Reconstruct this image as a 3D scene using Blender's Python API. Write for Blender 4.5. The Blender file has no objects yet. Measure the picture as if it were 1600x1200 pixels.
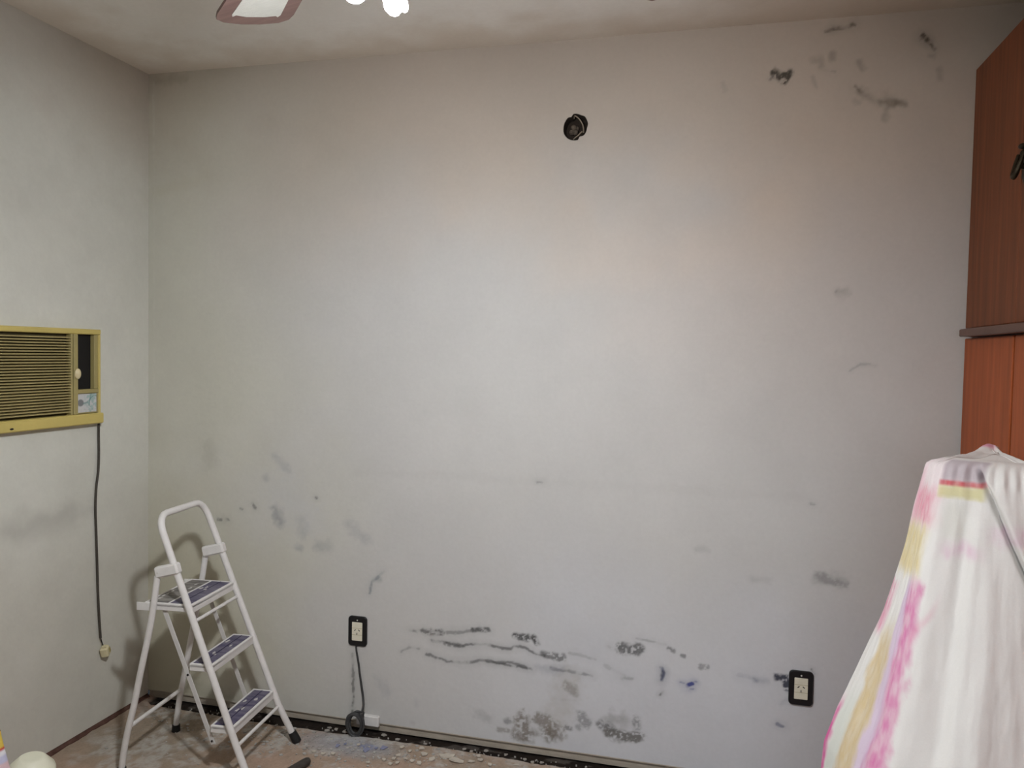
import bpy, math, random
import numpy as np
from mathutils import Vector, Matrix

random.seed(7)
RNG = np.random.default_rng(11)
SC = bpy.context.scene
COL = SC.collection

# ------------------------------------------------------------------ camera
HT = 2.65                       # ceiling height
cam_d = bpy.data.cameras.new('camera')
cam = bpy.data.objects.new('camera', cam_d)
COL.objects.link(cam)
SC.camera = cam
_r = Vector((0.96813231, 0.24970673, 0.0191411))
_u = Vector((-0.02838001, 0.03345097, 0.99903734))
_f = Vector((-0.24882606, 0.96774355, -0.03947165))
_m = Matrix((_r, _u, -_f)).transposed().to_4x4()
_m.translation = Vector((2.32456, -2.83327, 1.5131))
cam.matrix_world = _m
cam_d.sensor_fit = 'HORIZONTAL'
cam_d.sensor_width = 36.0
cam_d.lens = 1222.44 / 1600 * 36.0
cam_d.clip_start = 0.05

# ------------------------------------------------------------------ world, light, exposure
SC.view_settings.view_transform = 'Standard'
SC.view_settings.look = 'None'
SC.view_settings.gamma = 1.0
SC.view_settings.use_curve_mapping = False
SC.view_settings.exposure = 0.16
w = bpy.data.worlds.new('world')
SC.world = w
w.use_nodes = True
w.node_tree.nodes['Background'].inputs['Color'].default_value = (0.75, 0.87, 1.0, 1)
w.node_tree.nodes['Background'].inputs['Strength'].default_value = 0.03


def area(name, loc, target, sx, sy, power, color):
    l = bpy.data.lights.new(name, 'AREA')
    l.shape = 'RECTANGLE'
    l.size, l.size_y = sx, sy
    l.energy = power
    l.color = color
    o = bpy.data.objects.new(name, l)
    COL.objects.link(o)
    o.location = loc
    o.rotation_euler = (Vector(target) - Vector(loc)).to_track_quat('-Z', 'Y').to_euler()
    return o


# daylight outside the window opening in the wall behind the camera
WINDOW_POWER = 105.0
area('window_daylight', (2.3, -7.6, 2.30), (2.75, -4.4, 1.35), 3.2, 2.4, WINDOW_POWER, (0.84, 0.92, 1.0))
BULB_STRENGTH = 172.0
BULB_COLOR = (0.945, 0.972, 1.0)
SPOT_POWER = 84.0              # spot added under the fan bulbs to aim their light, set in build_fan
SPOT_AIM = (-0.32, 0.95, -1.40)
SPOT_ANGLE = 172.0


# ------------------------------------------------------------------ helpers
def lin(*c):
    out = []
    for v in c[:3]:
        v = v / 255.0
        out.append(v / 12.92 if v <= 0.04045 else ((v + 0.055) / 1.055) ** 2.4)
    return tuple(out)


def link(name, me, mat=None, parent=None, smooth=True, angle=None):
    o = bpy.data.objects.new(name, me)
    COL.objects.link(o)
    if mat is not None:
        me.materials.append(mat)
    if parent is not None:
        o.parent = parent
    if smooth:
        me.polygons.foreach_set('use_smooth', [True] * len(me.polygons))
        if angle is not None:
            me.set_sharp_from_angle(angle=math.radians(angle))
    return o


def tag(o, label=None, cat=None, group=None, kind=None):
    if label:
        o['label'] = label
    if cat:
        o['category'] = cat
    if group:
        o['group'] = group
    if kind:
        o['kind'] = kind
    return o


def empty(name, loc=(0, 0, 0), rz=0.0):
    o = bpy.data.objects.new(name, None)
    o.empty_display_size = 0.05
    COL.objects.link(o)
    o.location = loc
    o.rotation_euler = (0, 0, rz)
    return o


class MB:
    """collects shapes into one mesh"""

    def __init__(self):
        self.v, self.f = [], []

    def add(self, vs, fs):
        b = len(self.v)
        self.v += [tuple(x) for x in vs]
        self.f += [tuple(i + b for i in f) for f in fs]
        return self

    def box(self, x0, x1, y0, y1, z0, z1, bev=0.0, M=None):
        if bev <= 0:
            vs = [(x, y, z) for x in (x0, x1) for y in (y0, y1) for z in (z0, z1)]
            fs = [(0, 1, 3, 2), (4, 6, 7, 5), (0, 4, 5, 1), (2, 3, 7, 6), (0, 2, 6, 4), (1, 5, 7, 3)]
        else:
            b = min(bev, (x1 - x0) * .49, (y1 - y0) * .49, (z1 - z0) * .49)
            c = ((x0 + x1) / 2, (y0 + y1) / 2, (z0 + z1) / 2)
            h = ((x1 - x0) / 2, (y1 - y0) / 2, (z1 - z0) / 2)
            vs, idx = [], {}
            for sx in (-1, 1):
                for sy in (-1, 1):
                    for sz in (-1, 1):
                        for a in range(3):
                            p = [c[i] + s * (h[i] - (0 if i == a else b)) for i, s in enumerate((sx, sy, sz))]
                            idx[(sx, sy, sz, a)] = len(vs)
                            vs.append(p)
            fs = []
            for a in range(3):
                o1, o2 = [i for i in range(3) if i != a]
                for s in (-1, 1):
                    q = []
                    for t1, t2 in ((-1, -1), (1, -1), (1, 1), (-1, 1)):
                        k = [0, 0, 0]
                        k[a], k[o1], k[o2] = s, t1, t2
                        q.append(idx[(*k, a)])
                    fs.append(tuple(q))
                for s1 in (-1, 1):          # edges along axis a
                    for s2 in (-1, 1):
                        q = []
                        for t, ax in ((-1, o1), (-1, o2), (1, o2), (1, o1)):
                            k = [0, 0, 0]
                            k[a], k[o1], k[o2] = t, s1, s2
                            q.append(idx[(*k, ax)])
                        fs.append(tuple(q))
            for sx in (-1, 1):
                for sy in (-1, 1):
                    for sz in (-1, 1):
                        fs.append(tuple(idx[(sx, sy, sz, a)] for a in range(3)))
        if M is not None:
            vs = [M @ Vector(p) for p in vs]
        return self.add(vs, fs)

    def tube(self, pts, r, n=12, cap=True, flat=1.0, ref=None):
        pts = [Vector(p) for p in pts]
        rs = r if isinstance(r, (list, tuple)) else [r] * len(pts)
        t0 = (pts[1] - pts[0]).normalized()
        up = Vector(ref) if ref else (Vector((0, 0, 1)) if abs(t0.z) < .9 else Vector((0, 1, 0)))
        nrm = (up - t0 * up.dot(t0)).normalized()
        vs, fs = [], []
        for i, p in enumerate(pts):
            a = pts[max(i - 1, 0)]
            b = pts[min(i + 1, len(pts) - 1)]
            t = (b - a).normalized()
            nrm = (nrm - t * nrm.dot(t)).normalized()
            bi = t.cross(nrm)
            for k in range(n):
                an = 2 * math.pi * k / n
                vs.append(p + (nrm * math.cos(an) + bi * math.sin(an) * flat) * rs[i])
        for i in range(len(pts) - 1):
            for k in range(n):
                a, b = i * n + k, i * n + (k + 1) % n
                fs.append((a, b, b + n, a + n))
        if cap:
            fs.append(tuple(range(n - 1, -1, -1)))
            fs.append(tuple(range((len(pts) - 1) * n, len(pts) * n)))
        return self.add(vs, fs)

    def lathe(self, prof, n=24, M=None, cap=True):
        vs, fs = [], []
        for r, z in prof:
            for k in range(n):
                a = 2 * math.pi * k / n
                vs.append(Vector((r * math.cos(a), r * math.sin(a), z)))
        for i in range(len(prof) - 1):
            for k in range(n):
                a, b = i * n + k, i * n + (k + 1) % n
                fs.append((a, b, b + n, a + n))
        if cap:
            fs.append(tuple(range(n - 1, -1, -1)))
            fs.append(tuple(range((len(prof) - 1) * n, len(prof) * n)))
        if M is not None:
            vs = [M @ p for p in vs]
        return self.add(vs, fs)

    def prism(self, outline, d0, d1, M=None, bev=0.0):
        """outline in local xy, extruded in z"""
        n = len(outline)
        if bev > 0:
            cx = sum(p[0] for p in outline) / n
            cy = sum(p[1] for p in outline) / n
            sh = []
            for x, y in outline:
                l = math.hypot(x - cx, y - cy)
                k = (l - bev) / l
                sh.append((cx + (x - cx) * k, cy + (y - cy) * k))
            rings = [(outline, d0), (outline, d1 - bev), (sh, d1)]
        else:
            rings = [(outline, d0), (outline, d1)]
        vs, fs = [], []
        for o, z in rings:
            vs += [Vector((x, y, z)) for x, y in o]
        for i in range(len(rings) - 1):
            for k in range(n):
                a, b = i * n + k, i * n + (k + 1) % n
                fs.append((a, b, b + n, a + n))
        fs.append(tuple(range(n - 1, -1, -1)))
        fs.append(tuple(range((len(rings) - 1) * n, len(rings) * n)))
        if M is not None:
            vs = [M @ p for p in vs]
        return self.add(vs, fs)

    def ellipsoid(self, c, rx, ry, rz, n=14, m=8, M=None):
        prof = [(max(1e-4, math.sin(math.pi * i / m)), -math.cos(math.pi * i / m)) for i in range(m + 1)]
        S = Matrix.Translation(c) @ (M or Matrix()) @ Matrix.Diagonal((rx, ry, rz, 1))
        return self.lathe(prof, n, S)

    def mesh(self, name):
        me = bpy.data.meshes.new(name)
        me.from_pydata(self.v, [], self.f)
        import bmesh
        bm = bmesh.new()
        bm.from_mesh(me)
        bmesh.ops.recalc_face_normals(bm, faces=bm.faces)
        bm.to_mesh(me)
        bm.free()
        return me

    def build(self, name, mat, parent=None, smooth=True, angle=35):
        return link(name, self.mesh(name), mat, parent, smooth, angle)


def frame_m(o, x, y, z):
    m = Matrix((Vector(x), Vector(y), Vector(z))).transposed().to_4x4()
    m.translation = Vector(o)
    return m


# ------------------------------------------------------------------ materials
def node_mat(name, color, rough=0.6, var=0.12, scale=(30, 30, 30), bump=0.0, bscale=200.0, metal=0.0,
             color2=None, detail=4.0, spec=0.4, coord='Object', emit=None):
    m = bpy.data.materials.new(name)
    m.use_nodes = True
    nt = m.node_tree
    b = nt.nodes['Principled BSDF']
    b.inputs['Roughness'].default_value = rough
    b.inputs['Metallic'].default_value = metal
    b.inputs['Specular IOR Level'].default_value = spec
    tc = nt.nodes.new('ShaderNodeTexCoord')
    mp = nt.nodes.new('ShaderNodeMapping')
    mp.inputs['Scale'].default_value = scale
    nz = nt.nodes.new('ShaderNodeTexNoise')
    nz.inputs['Scale'].default_value = 1.0
    nz.inputs['Detail'].default_value = detail
    nt.links.new(tc.outputs[coord], mp.inputs['Vector'])
    nt.links.new(mp.outputs['Vector'], nz.inputs['Vector'])
    rp = nt.nodes.new('ShaderNodeValToRGB')
    rp.color_ramp.elements[0].position = 0.3
    rp.color_ramp.elements[1].position = 0.7
    c2 = color2 if color2 else tuple(min(1, v * (1 + var)) for v in color)
    c1 = color if color2 else tuple(v * (1 - var) for v in color)
    rp.color_ramp.elements[0].color = (*c1, 1)
    rp.color_ramp.elements[1].color = (*c2, 1)
    nt.links.new(nz.outputs['Fac'], rp.inputs['Fac'])
    nt.links.new(rp.outputs['Color'], b.inputs['Base Color'])
    if bump > 0:
        n2 = nt.nodes.new('ShaderNodeTexNoise')
        n2.inputs['Scale'].default_value = bscale
        n2.inputs['Detail'].default_value = 3
        nt.links.new(tc.outputs[coord], n2.inputs['Vector'])
        bp = nt.nodes.new('ShaderNodeBump')
        bp.inputs['Strength'].default_value = bump
        bp.inputs['Distance'].default_value = 0.004
        nt.links.new(n2.outputs['Fac'], bp.inputs['Height'])
        nt.links.new(bp.outputs['Normal'], b.inputs['Normal'])
    if emit:
        b.inputs['Emission Color'].default_value = (*emit[0], 1)
        b.inputs['Emission Strength'].default_value = emit[1]
    return m


def vcol_mat(name, rough=0.85, bump=0.25, bscale=60.0, var=0.05, nscale=90.0, spec=0.2, dist=0.004, sheen=0.0):
    """colour from the mesh attribute 'Col' with fine procedural grain"""
    m = bpy.data.materials.new(name)
    m.use_nodes = True
    nt = m.node_tree
    b = nt.nodes['Principled BSDF']
    b.inputs['Roughness'].default_value = rough
    b.inputs['Specular IOR Level'].default_value = spec
    if sheen:
        b.inputs['Sheen Weight'].default_value = sheen
    at = nt.nodes.new('ShaderNodeAttribute')
    at.attribute_name = 'Col'
    tc = nt.nodes.new('ShaderNodeTexCoord')
    nz = nt.nodes.new('ShaderNodeTexNoise')
    nz.inputs['Scale'].default_value = nscale
    nz.inputs['Detail'].default_value = 4
    nt.links.new(tc.outputs['Object'], nz.inputs['Vector'])
    mr = nt.nodes.new('ShaderNodeMapRange')
    mr.inputs['From Min'].default_value = 0.25
    mr.inputs['From Max'].default_value = 0.75
    mr.inputs['To Min'].default_value = 1 - var
    mr.inputs['To Max'].default_value = 1 + var
    nt.links.new(nz.outputs['Fac'], mr.inputs['Value'])
    mx = nt.nodes.new('ShaderNodeMix')
    mx.data_type = 'RGBA'
    mx.blend_type = 'MULTIPLY'
    mx.inputs['Factor'].default_value = 1.0
    nt.links.new(at.outputs['Color'], mx.inputs['A'])
    nt.links.new(mr.outputs['Result'], mx.inputs['B'])
    nt.links.new(mx.outputs['Result'], b.inputs['Base Color'])
    n2 = nt.nodes.new('ShaderNodeTexNoise')
    n2.inputs['Scale'].default_value = bscale
    n2.inputs['Detail'].default_value = 5
    nt.links.new(tc.outputs['Object'], n2.inputs['Vector'])
    bp = nt.nodes.new('ShaderNodeBump')
    bp.inputs['Strength'].default_value = bump
    bp.inputs['Distance'].default_value = dist
    nt.links.new(n2.outputs['Fac'], bp.inputs['Height'])
    nt.links.new(bp.outputs['Normal'], b.inputs['Normal'])
    return m


M_WALL = vcol_mat('plaster_wall', 0.9, 0.24, 30.0, 0.02, 70.0)
M_CEIL = vcol_mat('plaster_ceiling', 0.92, 0.16, 45.0, 0.02, 60.0)
M_FLOOR = vcol_mat('bare_floor', 0.88, 0.5, 90.0, 0.10, 120.0, dist=0.006)
M_CLOTH = vcol_mat('printed_cotton', 0.9, 0.22, 30.0, 0.02, 300.0, dist=0.006, sheen=0.15)
M_PRINT = vcol_mat('flat_print', 0.6, 0.02, 200.0, 0.03, 200.0)
M_LOWBAND = node_mat('bare_mortar', lin(176, 166, 151), 0.9, 0.12, (14, 14, 60), 0.4, 150)
M_REDBASE = node_mat('old_red_skirting', lin(70, 44, 36), 0.8, 0.3, (25, 25, 60), 0.4, 120, color2=lin(98, 70, 60))
M_WHITE_METAL = node_mat('white_painted_steel', lin(212, 209, 206), 0.38, 0.05, (30, 30, 30), 0.05, 250)
M_LINK = node_mat('dull_white_steel', lin(196, 193, 190), 0.45, 0.06, (30, 30, 30))
M_PLASTIC_W = node_mat('white_plastic', lin(214, 211, 208), 0.4, 0.04, (60, 60, 60))
M_RUBBER = node_mat('black_rubber', lin(22, 21, 21), 0.6, 0.2, (80, 80, 80))
M_PAD = node_mat('purple_step_pad', lin(66, 61, 92), 0.55, 0.3, (14, 55, 20), 0.15, 300, color2=lin(116, 112, 126), detail=7)
M_PADG = node_mat('dusty_step_pad', lin(84, 80, 80), 0.65, 0.3, (18, 45, 20), 0.15, 300, color2=lin(150, 146, 140), detail=7)
M_PADLINE = node_mat('pad_seam', lin(36, 32, 66), 0.6, 0.2, (60, 60, 60))
M_SMEAR = node_mat('paint_smear', lin(192, 188, 186), 0.8, 0.1, (60, 60, 60))
M_BOLT = node_mat('dark_steel_bolt', lin(52, 48, 46), 0.5, 0.2, (90, 90, 90), metal=0.6)
M_AC = node_mat('yellowed_plastic', lin(196, 178, 104), 0.5, 0.06, (12, 12, 12), 0.05, 150)
M_AC_SLAT = node_mat('yellowed_slat', lin(160, 146, 98), 0.55, 0.08, (12, 12, 12))
M_AC_POST = node_mat('yellowed_grille_frame', lin(158, 146, 96), 0.55, 0.06, (12, 12, 12))
M_DARK = node_mat('dark_inside', lin(16, 14, 13), 0.8, 0.2, (40, 40, 40))
M_DARKOLIVE = node_mat('dark_olive_inside', lin(62, 56, 34), 0.9, 0.2, (40, 40, 40))  # dark olive backing behind the slats
M_KNOB = node_mat('cream_knob', lin(214, 200, 160), 0.25, 0.05, (40, 40, 40))
M_CORD = node_mat('grey_cord', lin(66, 61, 54), 0.6, 0.12, (60, 60, 60))
M_CABLE = node_mat('dark_grey_cable', lin(56, 56, 56), 0.55, 0.15, (60, 60, 60))
M_PLUG = node_mat('cream_plug', lin(206, 196, 160), 0.5, 0.06, (60, 60, 60))
M_PLATE = node_mat('black_plate', lin(20, 21, 23), 0.35, 0.1, (60, 60, 60))
M_SOCKET = node_mat('cream_socket', lin(214, 209, 190), 0.4, 0.04, (60, 60, 60))
M_SLOT = node_mat('black_slot', lin(14, 13, 13), 0.7, 0.1, (60, 60, 60))
M_SCREW = node_mat('screw_head', lin(205, 203, 198), 0.4, 0.1, (90, 90, 90), metal=0.2)
M_WOOD = node_mat('brown_veneer_dim', lin(104, 58, 34), 0.5, 0.2, (42, 42, 2.6), 0.06, 120, color2=lin(130, 72, 42), detail=8, spec=.2)  # upper doors, darker veneer carrying the dim light near the top
M_WOODR = node_mat('reddish_veneer_lit', lin(140, 72, 38), 0.5, 0.2, (42, 42, 2.6), 0.06, 120, color2=lin(172, 88, 48), detail=8, spec=.2)  # lower doors, warmer veneer with the brighter light put into it
M_WOODD = node_mat('dark_veneer_trim', lin(84, 58, 48), 0.45, 0.2, (30, 3, 30), 0.05, 120, color2=lin(104, 74, 62), detail=6)
M_BRONZE = node_mat('dark_bronze', lin(58, 50, 36), 0.45, 0.3, (90, 90, 90), 0.2, 300, metal=0.7)
M_BLADE = node_mat('plum_brown_blade', lin(112, 86, 80), 0.5, 0.15, (8, 60, 30), 0.05, 150, color2=lin(136, 108, 100))
M_CANE = node_mat('white_cane_insert', lin(212, 212, 204), 0.7, 0.05, (40, 160, 40), 0.3, 260)
M_FANBODY = node_mat('bronze_fan_body', lin(92, 66, 56), 0.4, 0.1, (30, 30, 30), metal=0.3)
M_BULB = node_mat('lit_bulb', (0.9, 0.9, 0.88), 0.4, 0.02, (20, 20, 20), emit=(BULB_COLOR, BULB_STRENGTH))
M_GLOBE = node_mat('lit_opal_bulb', (0.9, 0.9, 0.88), 0.4, 0.02, (20, 20, 20), emit=(BULB_COLOR, BULB_STRENGTH))
M_CHIP = node_mat('plaster_chip', lin(188, 179, 166), 0.9, 0.1, (60, 60, 60), 0.3, 200)
M_CHIPW = node_mat('white_plaster_chip', lin(158, 152, 144), 0.9, 0.08, (60, 60, 60), 0.3, 200)
M_CRUMB = node_mat('plaster_dust', lin(150, 146, 140), 0.95, 0.1, (9, 9, 9), 0.2, 200, color2=lin(184, 180, 174))
M_CHIPB = node_mat('blue_paint_flake', lin(128, 131, 156), 0.85, 0.12, (60, 60, 60), 0.2, 200)
M_HANDLE = node_mat('dark_tool_handle', lin(62, 56, 51), 0.7, 0.25, (30, 30, 90), 0.2, 120)
M_TUB = node_mat('cream_plastic', lin(226, 225, 204), 0.35, 0.03, (20, 20, 20))
M_WIRE = node_mat('pale_wire', lin(150, 136, 118), 0.6, 0.15, (60, 60, 60))
M_RUBBLE = node_mat('box_rubble', lin(98, 86, 74), 0.9, 0.25, (60, 60, 60), 0.4, 200)
M_HOLE = node_mat('hole_inside', lin(46, 36, 28), 0.95, 0.3, (60, 60, 60), 0.4, 200)
M_GLASS = node_mat('clear_pane', (0.9, 0.95, 1.0), 0.05, 0.02, (5, 5, 5))
M_GLASS.node_tree.nodes['Principled BSDF'].inputs['Transmission Weight'].default_value = 1.0


# ------------------------------------------------------------------ numpy noise and painted grids
def vnoise(u, v, seed=0):
    r = np.random.default_rng(seed)
    g = r.random((64, 64))
    iu, iv = np.floor(u).astype(int), np.floor(v).astype(int)
    fu, fv = u - iu, v - iv
    fu, fv = fu * fu * (3 - 2 * fu), fv * fv * (3 - 2 * fv)
    a, b = g[iu % 64, iv % 64], g[(iu + 1) % 64, iv % 64]
    c, d = g[iu % 64, (iv + 1) % 64], g[(iu + 1) % 64, (iv + 1) % 64]
    return (a * (1 - fu) + b * fu) * (1 - fv) + (c * (1 - fu) + d * fu) * fv


def fbm(u, v, seed=0, octs=4):
    s, a, t = 0, 1.0, 0
    for k in range(octs):
        s = s + a * vnoise(u * 2 ** k, v * 2 ** k, seed + k)
        t += a
        a *= 0.55
    return s / t


def sstep(a, b, x):
    t = np.clip((x - a) / (b - a), 0, 1)
    return t * t * (3 - 2 * t)


def np_mesh(name, verts, quads, cols):
    me = bpy.data.meshes.new(name)
    nv, nf = len(verts), len(quads)
    me.vertices.add(nv)
    me.vertices.foreach_set('co', np.ascontiguousarray(verts, dtype=np.float32).ravel())
    me.loops.add(nf * 4)
    me.loops.foreach_set('vertex_index', np.ascontiguousarray(quads, dtype=np.int32).ravel())
    me.polygons.add(nf)
    me.polygons.foreach_set('loop_start', np.arange(0, nf * 4, 4, dtype=np.int32))
    me.update(calc_edges=True)
    at = me.attributes.new('Col', 'FLOAT_COLOR', 'POINT')
    c = np.ones((nv, 4), dtype=np.float32)
    c[:, :3] = np.clip(cols, 0, 1)
    at.data.foreach_set('color', c.ravel())
    return me


def grid_quads(nu, nv, flip=False):
    i, j = np.meshgrid(np.arange(nu - 1), np.arange(nv - 1), indexing='ij')
    a = (i * nv + j).ravel()
    q = np.stack([a, a + nv, a + nv + 1, a + 1], 1)
    return q[:, ::-1] if flip else q


def seg_dist(U, V, pts):
    """distance of grid points to a polyline"""
    d = np.full(U.shape, 9.0)
    if len(pts) == 1:
        return np.hypot(U - pts[0][0], V - pts[0][1])
    for (x0, z0), (x1, z1) in zip(pts[:-1], pts[1:]):
        dx, dz = x1 - x0, z1 - z0
        t = np.clip(((U - x0) * dx + (V - z0) * dz) / (dx * dx + dz * dz + 1e-12), 0, 1)
        d = np.minimum(d, np.hypot(U - x0 - t * dx, V - z0 - t * dz))
    return d


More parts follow.
